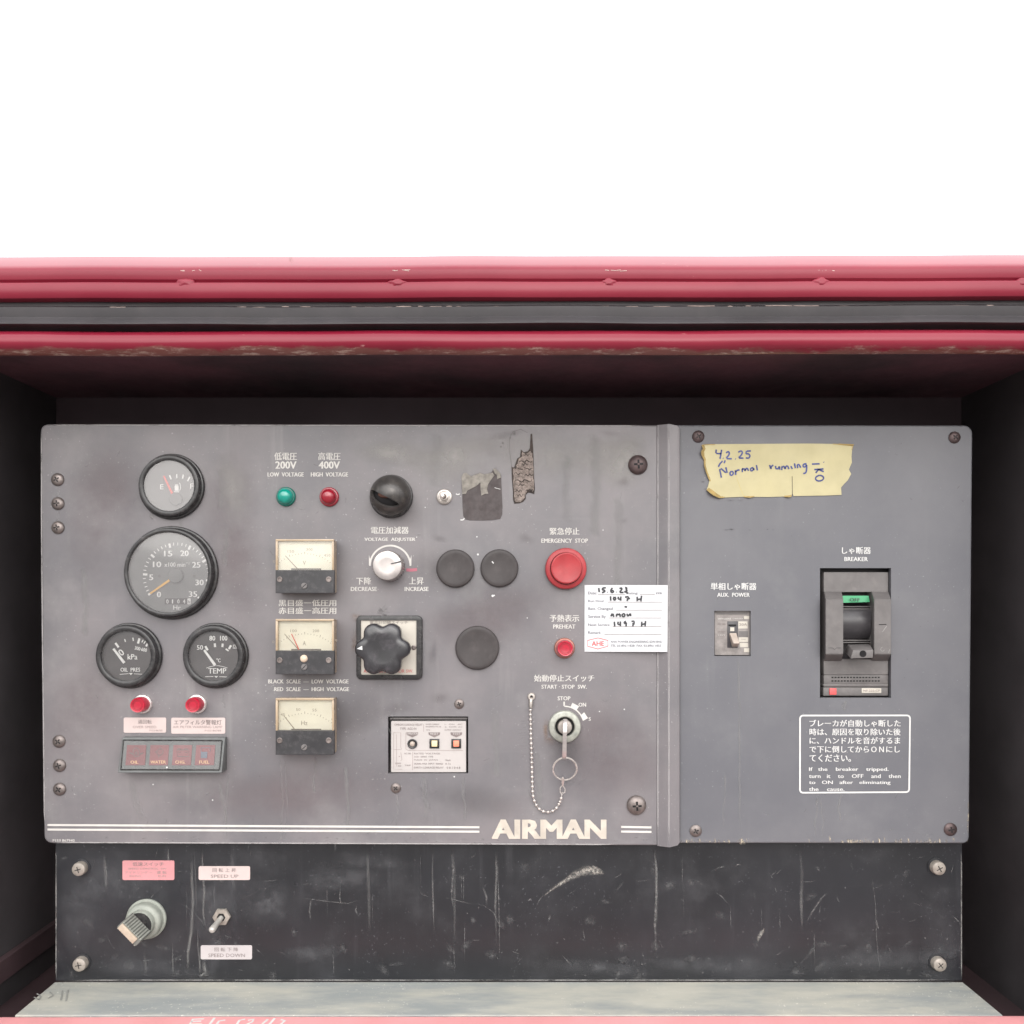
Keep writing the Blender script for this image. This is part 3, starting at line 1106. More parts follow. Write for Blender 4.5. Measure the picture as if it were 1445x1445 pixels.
def run(bm, x, y0, y1, w, wob=1.5, h=0.15):
    n = 14
    P = []
    W = []
    ph = rng.uniform(0, 6)
    for i in range(n):
        t = i / (n - 1)
        P.append(pt(x + wob * math.sin(t * 6 + ph) + wob * 0.4 * math.sin(t * 17 + ph), y0 + (y1 - y0) * t, h))
        W.append(w * (0.7 + 0.5 * rng.random()))
    s_ribbon(bm, P, W)


bm = NB()
P = [pt(x, y, 0.15) for x, y in ((186, 1098), (187, 1110), (190, 1125), (194, 1140), (199, 1154), (204, 1163))]
s_ribbon(bm, P, [10, 14, 16, 17, 17, 14])
s_ribbon(bm, [pt(x, y, 0.15) for x, y in ((311, 1098), (312, 1118), (317, 1140), (319, 1166))], [6, 8, 10, 8])
for (x, y0, y1, w) in ((397.5, 1068, 1190, 3.2), (403.5, 1068, 1192, 2.6), (444, 1066, 1120, 5), (320, 1092, 1188, 3), (655, 1094, 1160, 6), (560, 1118, 1170, 4), (82, 688, 705, 4), (82, 722, 740, 4), (214, 648, 735, 9), (255, 735, 760, 8), (312, 660, 720, 12), (318, 745, 800, 10), (316, 980, 1000, 5), (540, 858, 868, 20), (120, 800, 900, 14), (490, 1080, 1180, 8), (800, 640, 740, 18), (840, 610, 760, 22), (615, 610, 690, 26), (872, 700, 860, 20), (760, 1060, 1140, 14), (700, 1000, 1100, 20), (600, 1095, 1160, 12)):
    run(bm, x, y0, y1, w)
part('run_marks', bm, m_dust, panel)
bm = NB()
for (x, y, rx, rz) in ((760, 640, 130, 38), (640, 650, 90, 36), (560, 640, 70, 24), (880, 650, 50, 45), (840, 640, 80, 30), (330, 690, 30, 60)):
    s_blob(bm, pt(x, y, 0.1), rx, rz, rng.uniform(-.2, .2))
part('painted_sheen', bm, stain_mat('pale_sky_sheen', (0.38, 0.365, 0.35), 0.85, 22, (1, 1, 1), 0.25, 0.75), panel)  # sky sheen on the upper panel painted as pale patches
bm = NB()
for k in range(60):
    x, y = rng.uniform(80, 920), rng.choice([rng.uniform(610, 780), rng.uniform(980, 1185), rng.uniform(1150, 1188)])
    a = rng.gauss(0, 0.7) + (math.pi / 2 if rng.random() < 0.4 else 0)
    L = rng.uniform(3, 16)
    s_ribbon(bm, [pt(x + L * t * math.cos(a), y + L * t * math.sin(a) + 1.5 * math.sin(3 * t), 0.18) for t in (0, .3, .7, 1)], rng.uniform(0.8, 2.4))
for k in range(14):      # scratch fan beside the bead chain
    y = 1018 + k * 3.8 + rng.uniform(-1, 1)
    L = rng.uniform(4, 16)
    s_ribbon(bm, [pt(744 - L, y + rng.uniform(-1, 2), 0.18), pt(744 - L / 2, y, 0.18), pt(744 - L / 3, y, 0.18), pt(744, y, 0.18)], rng.uniform(0.8, 1.6))
for k in range(40):      # dust caught along the bottom edge
    x = rng.uniform(150, 925)
    s_blob(bm, pt(x, rng.uniform(1181, 1190), 0.18), rng.uniform(1.5, 6), rng.uniform(0.8, 2.2))
part('scuffs', bm, m_scuff, panel)
bm = NB()
for (x, y, rx, rz) in ((712, 614, 30, 7), (860, 612, 20, 6), (620, 760, 14, 8), (880, 680, 10, 8), (612, 920, 8, 26), (726, 612, 3, 5), (742, 760, 16, 10), (880, 735, 8, 6), (560, 1000, 30, 14), (620, 985, 22, 10)):
    s_blob(bm, pt(x, y, 0.12), rx, rz, rng.uniform(-.4, .4))
part('grime_patches', bm, stain_mat('soft_grime', (0.075, 0.062, 0.062), 0.16, 60, (1, 1, 1), 0.35, 0.7), panel)
bm = NB()
for (x, y, rx, rz) in ((150, 720, 90, 120), (330, 760, 60, 160), (120, 1000, 60, 120), (420, 1120, 200, 60), (860, 1060, 80, 110), (690, 870, 120, 60)):
    s_blob(bm, pt(x, y, 0.08), rx, rz, rng.uniform(-.3, .3))
part('painted_sheen', bm, stain_mat('pinkish_reflection', (0.20, 0.165, 0.172), 0.55, 12, (1, 1, 1), 0.3, 0.7), panel)  # pink reflections painted over the grey as soft tints
bm = NB()
for (x, y, rx, rz) in ((500, 1010, 60, 40), (560, 720, 50, 40), (630, 810, 70, 44), (545, 920, 80, 60), (800, 1060, 36, 50), (670, 1130, 90, 30)):
    s_blob(bm, pt(x, y, 0.09), rx, rz, rng.uniform(-.3, .3))
part('grime_patches', bm, stain_mat('handling_grime', (0.07, 0.058, 0.056), 0.27, 30, (1, 1, 1), 0.3, 0.72), panel)
bm = NB()
for (x, y, rx, rz) in ((505, 872, 14, 8), (500, 905, 6, 20), (770, 1030, 6, 18), (776, 1046, 10, 8)):
    s_blob(bm, pt(x, y, 0.14), rx, rz)
part('rust_bloom', bm, stain_mat('rusty_bloom', (0.30, 0.20, 0.14), 0.5, 160, (1, 1, 1), 0.4, 0.65), panel)
bm = NB()
c3 = crop(580, 600, 5.558)      # ghost outline of a peeled label
P = [pt(*c3(u, v), 0.2) for u, v in ((790, 330), (770, 180), (775, 95), (800, 50), (860, 32), (915, 60))]
ribbon(bm, P, 0.5)
for (u, v) in ((778, 98), (720, 140), (705, 170), (1235, 300)):
    disc(bm, pt(*c3(u, v), 0.22), 1.1, 6)
part('peeled_outline', bm, m_grime if False else M('grime_line', (0.09, 0.075, 0.075), 0.8), panel)

bm = NB()
for P in ([(58.6, 608), (58.8, 760), (60, 900), (61.6, 1040), (63, 1182)], [(66, 599.8), (260, 599.9), (520, 600.4), (760, 600.8), (926, 601)], [(72, 1188.6), (300, 1189.4), (600, 1190.4), (925, 1191.8)]):
    Q = []
    for (ax_, ay_), (bx_, by_) in zip(P[:-1], P[1:]):
        Q += [pt(ax_ + (bx_ - ax_) * t / 8, ay_ + (by_ - ay_) * t / 8, 0.12) for t in range(8)]
    s_ribbon(bm, Q, 3.0)
for x_, h_ in ((928.2, 0.15), (942.6, 7.35)):  # painted highlight lines along the two flange bends
    s_ribbon(bm, [Vector((x_ - CX, -h_, CY - (601 + 590 * t / 20))) for t in range(21)], 2.4)
part('edge_wear_highlight', bm, stain_mat('rubbed_edge_highlight', (0.42, 0.40, 0.40), 0.9, 60, (1, 1, 1), 0.2, 0.55), panel)  # rubbed edges, bevel highlights painted into the same pale lines
for (x, y, ax) in ((81.6, 676.8, 0.5), (82, 710.6, 0.1), (82, 744.5, 0.2), (83.6, 1046, 0.9), (84.3, 1080, 0.3), (84.3, 1113.5, 0.6)):
    add_screw(panel, x, y, 9.1, 0.2, m_screw, ax, dome=0.5)
add_screw(panel, 648, 993.3, 7.0, 0.2, m_screw, 0.4)
add_screw(panel, 558.6, 1112, 7.2, 0.2, m_screw, 0.9)
add_screw(panel, 900, 656, 13.8, 0.2, m_screwd, 0.05, 'panel_fastener', dome=0.55)
add_screw(panel, 898, 1136, 13.8, 0.2, m_screw, 0.05, 'panel_fastener', dome=0.55)

# ------------------------------------------------------------------ breaker panel
base = Vector((440, 15, -290))
bm = NB()
sheet(bm, [(948, 599.5), (1373, 600), (1368, 1190.5), (948, 1190)], [2, 12, 9, 2], 0.0, 15.0, 2.2,
      holes=[(1008.2, 862, 1059.6, 925.8), (1157.2, 801.6, 1257.6, 984.8)])
bpanel = solo('breaker_panel', bm, m_panel2, base, 'grey panel on the right with two breaker openings and a framed notice', 'breaker panel')
for v in bpanel.data.vertices:
    v.co.y += 0.4 * S
text(bpanel, [('しゃ断器', 1188, 1229, 771.8, 781.8), ('単相しゃ断器', 1002.8, 1067.5, 822.4, 832.6)], m_printr, bold=0.016)
text(bpanel, [('BREAKER', 1191.5, 1224.7, 786, 791.8), ('AUX.  POWER', 1012, 1058, 836.5, 842.2)], m_printr, bold=0.022)
JP = ['ブレーカが自動しゃ断した', '時は、原因を取り除いた後', 'に、ハンドルを音がするま', 'で下に倒してからＯＮにし', 'てください。']
cw = crop(1110, 980, 7.225)
lines = []
for i, (s_, y0, y1, x1) in enumerate(zip(JP, (258, 346, 435, 524, 612), (329, 417, 505, 594, 686), (1163, 1163, 1158, 1156, 657))):
    a = cw(233, y0)
    b = cw(x1, y1)
    lines.append((s_, a[0], b[0], a[1], b[1]))
text(bpanel, lines, m_printr, bold=0.014)
lines = []
for s_, x1, y0, y1 in (('If   the    breaker    tripped.', 1040, 743, 791), ('turn   it    to    OFF    and    then', 1163, 812, 852), ('to   ON   after   eliminating', 1060, 878, 924), ('the    cause.', 590, 945, 985)):
    a = cw(228, y0)
    b = cw(x1, y1)
    lines.append((s_, a[0], b[0], a[1], b[1]))
text(bpanel, lines, m_printr, bold=0.02)
bm = NB()
o_ = rpoly([(1127.8, 1008.6), (1285.4, 1008.4), (1284, 1118.9), (1127.7, 1119.8)], 5.5)
i_ = rpoly([(1127.8, 1008.6), (1285.4, 1008.4), (1284, 1118.9), (1127.7, 1119.8)], 5.5, 2.3)
ov = [bm.verts.new(pt(x, y, 0.2)) for x, y in o_]
iv = [bm.verts.new(pt(x, y, 0.2)) for x, y in i_]
for i in range(len(ov)):
    j = (i + 1) % len(ov)
    bm.faces.new((ov[i], iv[i], iv[j], ov[j]))
part('notice_frame', fix(bm), m_printr, bpanel)
add_screw(bpanel, 985.3, 616.1, 8.6, -0.3, m_screwd, 0.6)
add_screw(bpanel, 1346.7, 617.4, 8.4, -0.3, m_screwd, 0.9)
add_screw(bpanel, 981.6, 1172.3, 8.6, -0.3, m_screw, 0.5)
add_screw(bpanel, 1340.9, 1170.2, 9.2, -0.3, m_screwd, 0.2)
bm = NB()
s_ribbon(bm, [pt(x, y, -0.2) for x, y in ((1041, 927), (1042, 938), (1042.5, 955), (1043, 972), (1042, 985), (1045, 998), (1043, 1020), (1043.5, 1045), (1044, 1075), (1043, 1100), (1044.5, 1120), (1043.5, 1138), (1044, 1158), (1043.5, 1172))], [6, 6, 5.5, 6, 5, 6, 4.5, 5, 4, 4.5, 5, 5.5, 5, 5])
run(bm, 1022, 1090, 1170, 4, h=-0.2)
run(bm, 1152, 1120, 1182, 4, 2, h=-0.2)
run(bm, 1160, 1124, 1180, 3, 2, h=-0.2)
run(bm, 1185, 1120, 1160, 5, 2, h=-0.2)
run(bm, 1192, 988, 1004, 8, 2, h=-0.2)
run(bm, 955, 1080, 1180, 4, 1, h=-0.2)
part('run_marks', bm, m_dust, bpanel)
bm = NB()
for k in range(120):
    x = rng.choice([rng.uniform(958, 1060), rng.uniform(1140, 1365), rng.uniform(1200, 1330)])
    hh = rng.uniform(1, 5)
    s_ribbon(bm, [pt(x, 1189.6 - hh * 2.4 * rng.random(), -0.2), pt(x, 1189 - hh, -0.2), pt(x + .3, 1188, -0.2), pt(x, 1190, -0.2)], rng.uniform(1, 4.5))
for k in range(16):
    s_blob(bm, pt(1366.2 + rng.uniform(-1, 1), rng.uniform(1130, 1188), -0.2), 1.2, rng.uniform(2, 5))
s_blob(bm, pt(1046, 1188, -0.1), 7, 5)
s_blob(bm, pt(1046, 1186, -0.1), 4, 6)
part('chipped_edge', bm, m_chip, bpanel)
bm = NB()
for (x, y, a, L) in ((1150, 1140, -1.3, 18), (1135, 1147, -1.2, 8), (1262, 1128, -1.0, 14), (1076, 1146, .4, 12), (1284, 702, .8, 5), (1350, 690, -.8, 7), (1357, 705, .9, 5), (1110, 861, 0, 3), (1279, 930, 0, 3), (1262, 640, .5, 6), (1252, 1172, -.2, 10), (1288, 1174, .3, 12), (1300, 1178, 0, 16), (1163, 1120, 1, 4), (1172, 1120, -1, 5), (1184, 1078, 1.3, 6), (1200, 1080, 1, 5)):
    s_ribbon(bm, [pt(x + L * t * math.cos(a), y + L * t * math.sin(a), -0.15) for t in (0, .3, .7, 1)], 2.2)
for k in range(26):
    s_blob(bm, pt(rng.uniform(970, 1360), rng.uniform(620, 1180), -0.15), rng.uniform(.7, 1.6), rng.uniform(.7, 1.6))
part('scuffs', bm, m_scuff, bpanel)
bm = NB()
for (x, y, rx) in ((1025, 747.5, 6), (1032, 747, 5), (1058, 748, 3), (1083, 747, 2), (1091, 747.5, 2), (992, 680, 4), (996, 690, 5), (1030, 706, 9), (1045, 706.5, 6)):
    s_blob(bm, pt(x, y, -0.15), rx, 1.6 if rx > 3 else 1.2)
part('glue_specks', bm, m_grime, bpanel)

# ------------------------------------------------------------------ lower switch plate
base = Vector((0, 26, -538))
bm = NB()
boxp(bm, 78, 1358, 1165, 1384.4, -25, -20, 1.0)
plate = solo('switch_plate', bm, m_plate, base, 'scuffed black steel plate with a rotary switch, under the grey panels', 'switch plate')
HP = -20.0
for (x, y, ax) in ((115.4, 1224, 0.3), (116.3, 1357.8, 0.2), (1320.5, 1222.8, 0.5), (1321.8, 1357.8, 0.7)):
    c = pt(x, y, HP)
    bm = lathe(NB(), c, [(9.8, 0), (9.8, 8), (9.2, 10), (7.6, 11.2), (3, 11.8), (0, 11.8)], 22)
    b_ = part('bolt', fix(bm), m_bolt, plate)
    part('drive_recess', cross_recess(NB(), c + Vector((0, -11.9, 0)), 4.6, ax, 0.32), m_hole, b_)
    bm = lathe(NB(), c, [(12.4, 0), (12.4, 1.2), (9.0, 1.6)], 22)
    part('washer', fix(bm), m_plate, b_)
rng = random.Random(5)
bm = NB()


def sc(P, w):
    Q = [pt(x, y, HP + 0.25) for x, y in P]
    s_ribbon(bm, Q, w)


for k in range(420):
    t = rng.random()
    if t < 0.45:
        x, y = rng.uniform(700, 1355), rng.uniform(1290, 1382)
    elif t < 0.75:
        x, y = rng.uniform(82, 420), rng.uniform(1200, 1380)
    else:
        x, y = rng.uniform(82, 1355), rng.uniform(1200, 1382)
    r = rng.uniform(0.5, 1.5)
    s_blob(bm, pt(x, y, HP + 0.25), r * rng.uniform(.7, 1.8), r, rng.uniform(0, 3), 7)
for k in range(80):
    x, y = rng.uniform(90, 1350), rng.uniform(1205, 1378)
    a = rng.choice([rng.gauss(-0.6, 0.5), rng.gauss(1.2, 0.4), rng.gauss(0.1, 0.3)])
    L = rng.uniform(3, 22)
    sc([(x + L * t * math.cos(a), y + L * t * math.sin(a) + 2 * math.sin(2.5 * t)) for t in (0, .3, .7, 1)], rng.uniform(0.5, 1.6))
for k in range(14):
    x = rng.uniform(120, 1340)
    y = rng.uniform(1200, 1330)
    sc([(x, y), (x + rng.uniform(-.6, .6), y + 12), (x, y + 24), (x, y + rng.uniform(30, 70))], rng.uniform(0.6, 1.6))
c8 = crop(400, 1150, 1445 / 560)
big = [([(965, 280), (1000, 255), (1040, 232), (1085, 208), (1130, 200), (1165, 212)], [1, 3, 5, 9, 12, 6]),
       ([(50, 300), (110, 308), (170, 316), (235, 322), (280, 310)], 1.6),
       ([(565, 296), (610, 305), (650, 316), (695, 328)], 1.6),
       ([(690, 318), (730, 330), (765, 355), (785, 400), (815, 432)], 1.5),
       ([(270, 330), (262, 350), (275, 372)], 4), ([(490, 262), (505, 290), (540, 302)], 1.8),
       ([(960, 392), (970, 372), (975, 360)], 5), ([(885, 312), (897, 308), (910, 306)], 4), ([(915, 340), (935, 305), (950, 290)], 2.5),
       ([(1350, 120), (1360, 200), (1358, 280), (1352, 400), (1356, 530)], 4.5),
       ([(612, 120), (618, 200), (612, 290), (618, 350)], 4), ([(780, 120), (782, 250), (786, 400), (785, 560)], 2.4),
       ([(620, 450), (622, 520), (623, 590)], 1.8), ([(180, 490), (183, 540), (182, 590)], 2.4),
       ([(660, 360), (660, 440), (658, 560)], 1.6), ([(725, 250), (740, 300), (735, 340)], 5), ([(105, 290), (95, 350), (98, 390)], 4), ([(210, 240), (205, 300), (212, 345)], 2)]
for P, w in big:
    sc([c8(*p) for p in P], w)
c9 = crop(940, 1080, 2.861)
for P, w in (([(180, 428), (215, 412), (250, 408)], 3), ([(270, 408), (290, 400), (310, 402)], 3), ([(105, 462), (130, 468), (150, 488)], 2), ([(195, 505), (225, 530), (250, 565)], 3),
             ([(370, 712), (378, 685), (398, 658)], 5), ([(455, 650), (458, 635), (462, 625)], 4), ([(560, 640), (590, 590), (625, 540), (655, 512)], 4), ([(830, 430), (845, 560), (850, 700), (865, 860)], 1.6),
             ([(1155, 600), (1175, 625), (1195, 650)], 3), ([(845, 600), (852, 640), (856, 670)], 4), ([(690, 520), (692, 540), (700, 560)], 2), ([(420, 450), (435, 435), (450, 425)], 2)):
    sc([c9(*p) for p in P], w)
c10 = crop(130, 1190, 5.78)
bm2 = bm
bm = NB()
for P, w in (([(820, 100), (815, 300), (822, 500), (810, 720), (780, 900), (775, 1060)], 7), ([(838, 40), (845, 300), (850, 600)], 3), ([(905, 40), (900, 200), (915, 400), (905, 560), (918, 700)], 5), ([(862, 700), (868, 850), (880, 1000), (872, 1090)], 4), ([(925, 940), (915, 1020), (938, 1096)], 11), ([(865, 1090), (910, 1062), (955, 1094)], 8), ([(625, 20), (622, 120), (628, 190)], 4), ([(108, 60), (112, 250), (106, 420)], 9), ([(1140, 40), (1150, 200), (1145, 420)], 7), ([(660, 780), (656, 950), (660, 1090)], 4), ([(430, 860), (436, 980), (430, 1090)], 6)):
    sc([c10(*p) for p in P], w)
for x in (612, 640, 700, 925, 1130, 520):
    sc([(x, 1196), (x + rng.uniform(-2, 2), 1230), (x + rng.uniform(-2, 2), 1280), (x, 1320 + rng.uniform(-20, 50))], rng.uniform(3, 7))
part('run_marks', bm, stain_mat('plate_drip', (0.24, 0.235, 0.23), 0.55, 150, (1, 1, 0.2), 0.36, 0.72), plate)
bm = bm2
for P, w in (([(820, 100), (815, 300), (822, 500), (810, 720), (780, 900), (775, 1060)], 2.8), ([(800, 360), (815, 364), (830, 358)], 1.6), ([(830, 40), (838, 200), (850, 350)], 1.2), ([(900, 60), (905, 200), (915, 400), (905, 560), (918, 700)], 1.8),
             ([(690, 480), (760, 510), (830, 565), (890, 630), (930, 672)], 1.0), ([(930, 672), (960, 650), (985, 610)], 1.0), ([(1210, 460), (1270, 430), (1350, 392)], .8),
             ([(860, 700), (862, 850), (880, 1000), (870, 1080)], 1.4), ([(925, 950), (918, 1020), (935, 1090)], 6), ([(870, 1085), (910, 1060), (950, 1090)], 5), ([(660, 800), (658, 950), (660, 1080)], 1.6),
             ([(690, 232), (720, 228), (745, 240)], 1.4), ([(1065, 740), (1110, 765), (1170, 770)], 1.6), ([(1320, 840), (1360, 880), (1395, 912)], 1.8), ([(655, 945), (700, 950), (740, 950)], 1.2), ([(110, 120), (115, 250), (108, 400)], 3), ([(625, 20), (622, 90), (625, 140)], 1.3)):
    sc([c10(*p) for p in P], w)
part('scuffs', bm, m_scuff, plate)
bm = NB()
sc([c8(*p) for p in [(940, 300), (975, 272), (1020, 244), (1070, 214), (1110, 200), (1150, 206), (1170, 218)]], [2, 5, 8, 15, 18, 13, 5])
sc([c8(*p) for p in [(1070, 222), (1100, 205), (1130, 192), (1160, 205)]], [4, 9, 10, 5])
sc([c9(*p) for p in [(366, 716), (374, 694), (388, 672), (400, 655)]], [4, 7, 8, 3])
part('dust_smear', bm, stain_mat('chalky_smear', (0.40, 0.375, 0.34), 0.8, 420, (1, 1, 1), 0.38, 0.66), plate)
bm = NB()
for k in range(60):
    x, y = rng.uniform(90, 1350), rng.choice([rng.uniform(1205, 1378), rng.uniform(1330, 1380)])
    s_blob(bm, pt(x, y, HP + 0.22), rng.uniform(4, 16), rng.uniform(3, 10), rng.uniform(-1, 1), 12)
part('dust_film', bm, stain_mat('soft_dust', (0.15, 0.148, 0.15), 0.55, 330, (1, 1, 1), 0.42, 0.66), plate)
bm = NB()
for P in ([(79.2, 1200), (79.2, 1290), (79.2, 1383)], [(84, 1383), (700, 1383), (1352, 1383)], [(1356.6, 1200), (1356.6, 1383)]):
    Q = []
    for (ax_, ay_), (bx_, by_) in zip(P[:-1], P[1:]):
        Q += [pt(ax_ + (bx_ - ax_) * t / 10, ay_ + (by_ - ay_) * t / 10, HP + 0.12) for t in range(11)]
    s_ribbon(bm, Q, 2.6)
part('edge_wear_highlight', bm, stain_mat('rubbed_plate_highlight', (0.30, 0.29, 0.28), 0.9, 60, (1, 1, 1), 0.3, 0.6), plate)  # edge wear with the bright bevel painted in
bm = NB()
for (x, y, rx, rz) in ((110, 1290, 34, 70), (200, 1365, 110, 16), (380, 1275, 60, 40), (480, 1240, 70, 26), (520, 1215, 90, 14), (1010, 1362, 150, 18), (1230, 1355, 120, 20), (840, 1365, 100, 14), (1330, 1350, 40, 30), (440, 1345, 50, 16), (300, 1280, 60, 50), (170, 1250, 90, 40)):
    s_blob(bm, pt(x, y, HP + 0.2), rx, rz, rng.uniform(-.1, .1))
part('dust_film', bm, stain_mat('grey_dust_film', (0.14, 0.14, 0.148), 0.48, 75, (1, 1, 1), 0.33, 0.7), plate)

# ------------------------------------------------------------------ round gauges
GG = 'round gauges on the left of the control panel'


def gauge(px, py, R, Rb, Rg, hf, label, dial, glass):
    c = pt(px, py, 0)
    g = thing('round_gauge', label, 'gauge', c, GG)
    bm = lathe(NB(), c, [(R - 1, 0.1), (R, 1), (R, 3.2), (R - 1, 4.6), (R - 3, 5.2), (Rb + 1.4, 5.4), (Rb + 0.4, 6.2), (Rb, 7.5), (Rb, hf - 1.8), (Rb - 0.7, hf - 0.5), (Rb - 2, hf), (Rg + 1.6, hf), (Rg + 0.4, hf - 0.8), (Rg, hf - 2.2), (Rg, hf - 9)], 72)
    part('bezel', fix(bm), m_case, g)
    hd = hf - 8
    d_ = part('dial', disc(NB(), c + Vector((0, -hd, 0)), Rg + 0.1, 64), dial, g)
    part('glass', disc(NB(), c + Vector((0, -(hf - 2.6), 0)), Rg + 0.05, 64), glass, g)
    return g, d_, c, hd


def tick(bm, c, hd, a, r0, r1, w):
    a = math.radians(a)
    d = Vector((math.cos(a), 0, math.sin(a)))
    b = c + Vector((0, -(hd + 0.3), 0))
    ribbon(bm, [b + d * r0, b + d * r1], w)


def needle(bm, A, B, w0, w1, h):
    a, b = pt(*A, h), pt(*B, h)
    d = (b - a).normalized()
    q = Vector((-d.z, 0, d.x))
    hull8(bm, [a - q * w0 / 2, b - q * w1 / 2, b + q * w1 / 2, a + q * w0 / 2], [p + Vector((0, 0.8, 0)) for p in (a - q * w0 / 2, b - q * w1 / 2, b + q * w1 / 2, a + q * w0 / 2)])


# fuel
g, d_, c, hd = gauge(243.2, 687, 46.3, 42.5, 35.3, 14, 'small round fuel gauge with E and F marks, uppermost of the round gauges', m_dial, m_glass)
h_ = hd + 0.4
text(d_, [('E', 226, 230.6, 683.4, 690.4), ('F', 268.4, 272.4, 682.4, 689.6)], m_dprint, h=h_, bold=0.01)
bm = NB()
for (x, y, dx) in ((240.4, 673.4, -1.1), (249.3, 671.9, 0), (258.1, 672.6, 0.5), (266.3, 675.9, 1.6)):
    stroke(bm, [(x + dx, y - 3), (x - dx, y + 3)], 2.0, h_)
part('tick_marks', bm, m_dprint, d_)
bm = NB()
boxp(bm, 246.4, 252, 685.5, 692.5, h_ - 0.2, h_ + 0.1)
stroke(bm, [(247, 684.4), (251.5, 684.4)], 1.5, h_)
stroke(bm, [(253.2, 692), (255, 690), (254.4, 683), (252.6, 681)], 0.9, h_)
stroke(bm, [(245.4, 694), (253, 694)], 1.2, h_)
part('pump_symbol', bm, m_dprint, d_)
bm = NB()
needle(bm, (244.2, 699), (231, 671.6), 3.4, 2.2, hd + 2.6)
part('needle', bm, m_needle_r, g)
part('needle_hub', fix(lathe(NB(), pt(248.8, 704.4, hd), [(9, 0), (9, 3), (8, 3.8), (0, 4)], 28)), m_dial, g)

# tachometer with hour counter
g, d_, c, hd = gauge(243.2, 808.4, 65.8, 61.5, 55.8, 17, 'largest round gauge, tachometer with orange needle and hour counter', m_dialg, m_glass)
h_ = hd + 0.4
cc = pt(249.5, 813.5, hd)
bm = NB()
for k in range(36):
    a = 213 - 257 * k / 35
    if k % 5 == 0:
        tick(bm, cc, hd - hd, a, 41.2, 47.4, 3.0)
    else:
        tick(bm, cc, hd - hd, a, 43.4, 47.4, 1.2)
for v in bm.verts:
    v.co.y = -(hd + 0.3)
part('tick_marks', bm, m_dprint, d_)
T = [('0', 224.3, 838.8), ('5', 213.4, 814.7), ('10', 221.7, 796.4), ('15', 237.4, 781.2), ('20', 260.4, 780.7), ('25', 277, 797), ('30', 281.6, 821.9), ('35', 272.3, 838.4)]
text(d_, [(s_, x - (3 if len(s_) == 1 else 6), x + (3 if len(s_) == 1 else 6), y - 4, y + 4) for s_, x, y in T], m_dprint, h=h_, bold=0.03 - 0.004)
text(d_, [('x100 min⁻¹', 232, 267, 793.6, 799.8), ('Hr', 244.6, 255, 854.4, 860.4)], m_dprint, h=h_, bold=0.004)
ct = part('hour_counter', boxp(NB(), 232.5, 269.5, 844.3, 852.8, hd - 1, h_ - 0.1), m_hole, g)
text(ct, [(s_, x - (1.6 if s_ != '1' else .8), x + (1.6 if s_ != '1' else .8), 845.8, 851.6) for s_, x in (('0', 236.2), ('1', 243.4), ('0', 251.8), ('4', 259.8))], m_dprint, h=h_ + 0.2, bold=0.01)
bm = NB()
boxp(bm, 264.6, 268.8, 844.6, 852.6, hd, h_ + 0.15)
part('tenths_drum', bm, m_dprint, ct)
text(ct, [('6', 265.4, 268, 845.6, 851.8)], m_hole, h=h_ + 0.4, bold=0.01)
bm = NB()
needle(bm, (240, 818), (211.8, 837.6), 3.2, 2.4, hd + 3)
part('needle', bm, m_needle_o, g)
part('needle_hub', fix(lathe(NB(), pt(249, 812.5, hd), [(10.5, 0), (10.5, 4), (9.5, 5), (0, 5.3)], 30)), m_dialg, g)
for sx in (225, 274):
    part('dial_screw', disc(NB(), pt(sx, 813, h_), 2.2, 12), m_diald, d_)

# oil pressure
g, d_, c, hd = gauge(183.8, 925, 46.2, 42.3, 34.6, 15, 'small round oil pressure gauge with charcoal dial, above the over speed lamp', m_diald, m_glassc)
h_ = hd + 0.4
cl = crop(120, 860, 6.02)
bm = NB()
for (u, v, u2, v2, w) in ((258, 285, 285, 322, 3), (336, 252, 344, 276, 1.6), (406, 240, 411, 268, 1.6), (462, 246, 450, 290, 3), (494, 258, 482, 280, 1.4), (514, 268, 500, 290, 1.4), (535, 285, 518, 314, 2.8)):
    stroke(bm, [cl(u, v), cl(u2, v2)], w, h_)
stroke(bm, [cl(295, 552), cl(360, 546), cl(370, 547)], 0.7, h_)
flat_poly(bm, [pt(*cl(*q), h_) for q in ((372, 540), (405, 540), (390, 558))])
stroke(bm, [cl(415, 547), cl(485, 550)], 0.7, h_)
part('tick_marks', bm, m_dprint, d_)
text(d_, [('0', 167.8, 174.2, 916, 925.5, -40), ('300·600', 190, 207.5, 913.4, 918.4, 12), ('kPa', 180, 194, 923, 930.6), ('OIL  PRES', 170, 197.8, 942.2, 947.8)], m_dprint, h=h_, bold=0.014)
bm = NB()
needle(bm, cl(333, 455), cl(240, 333), 3.6, 3.0, hd + 3)
part('needle', bm, m_dprint, g)

# temperature
g, d_, c, hd = gauge(305.4, 925, 46.2, 42.3, 34.6, 15, 'small round temperature gauge with white needle, above the air filter lamp', m_diald, m_glassc)
h_ = hd + 0.4
bm = NB()
for (u, v, u2, v2, w) in ((1022, 312, 1042, 346, 3), (1102, 288, 1105, 320, 3), (1170, 290, 1166, 320, 3), (1240, 305, 1222, 336, 3), (1195, 335, 1220, 352, 2.2)):
    stroke(bm, [cl(u, v), cl(u2, v2)], w, h_)
P = [cl(1030 + k * 18, 498 - 20 * math.sin(math.pi * k / 10)) for k in range(11)]
stroke(bm, P, 0.7, h_)
stroke(bm, [cl(1020, 572), cl(1090, 570)], 0.9, h_)
flat_poly(bm, [pt(*cl(*q), h_) for q in ((1098, 566), (1130, 566), (1115, 582))])
stroke(bm, [cl(1140, 571), cl(1212, 573)], 0.9, h_)
part('tick_marks', bm, m_dprint, d_)
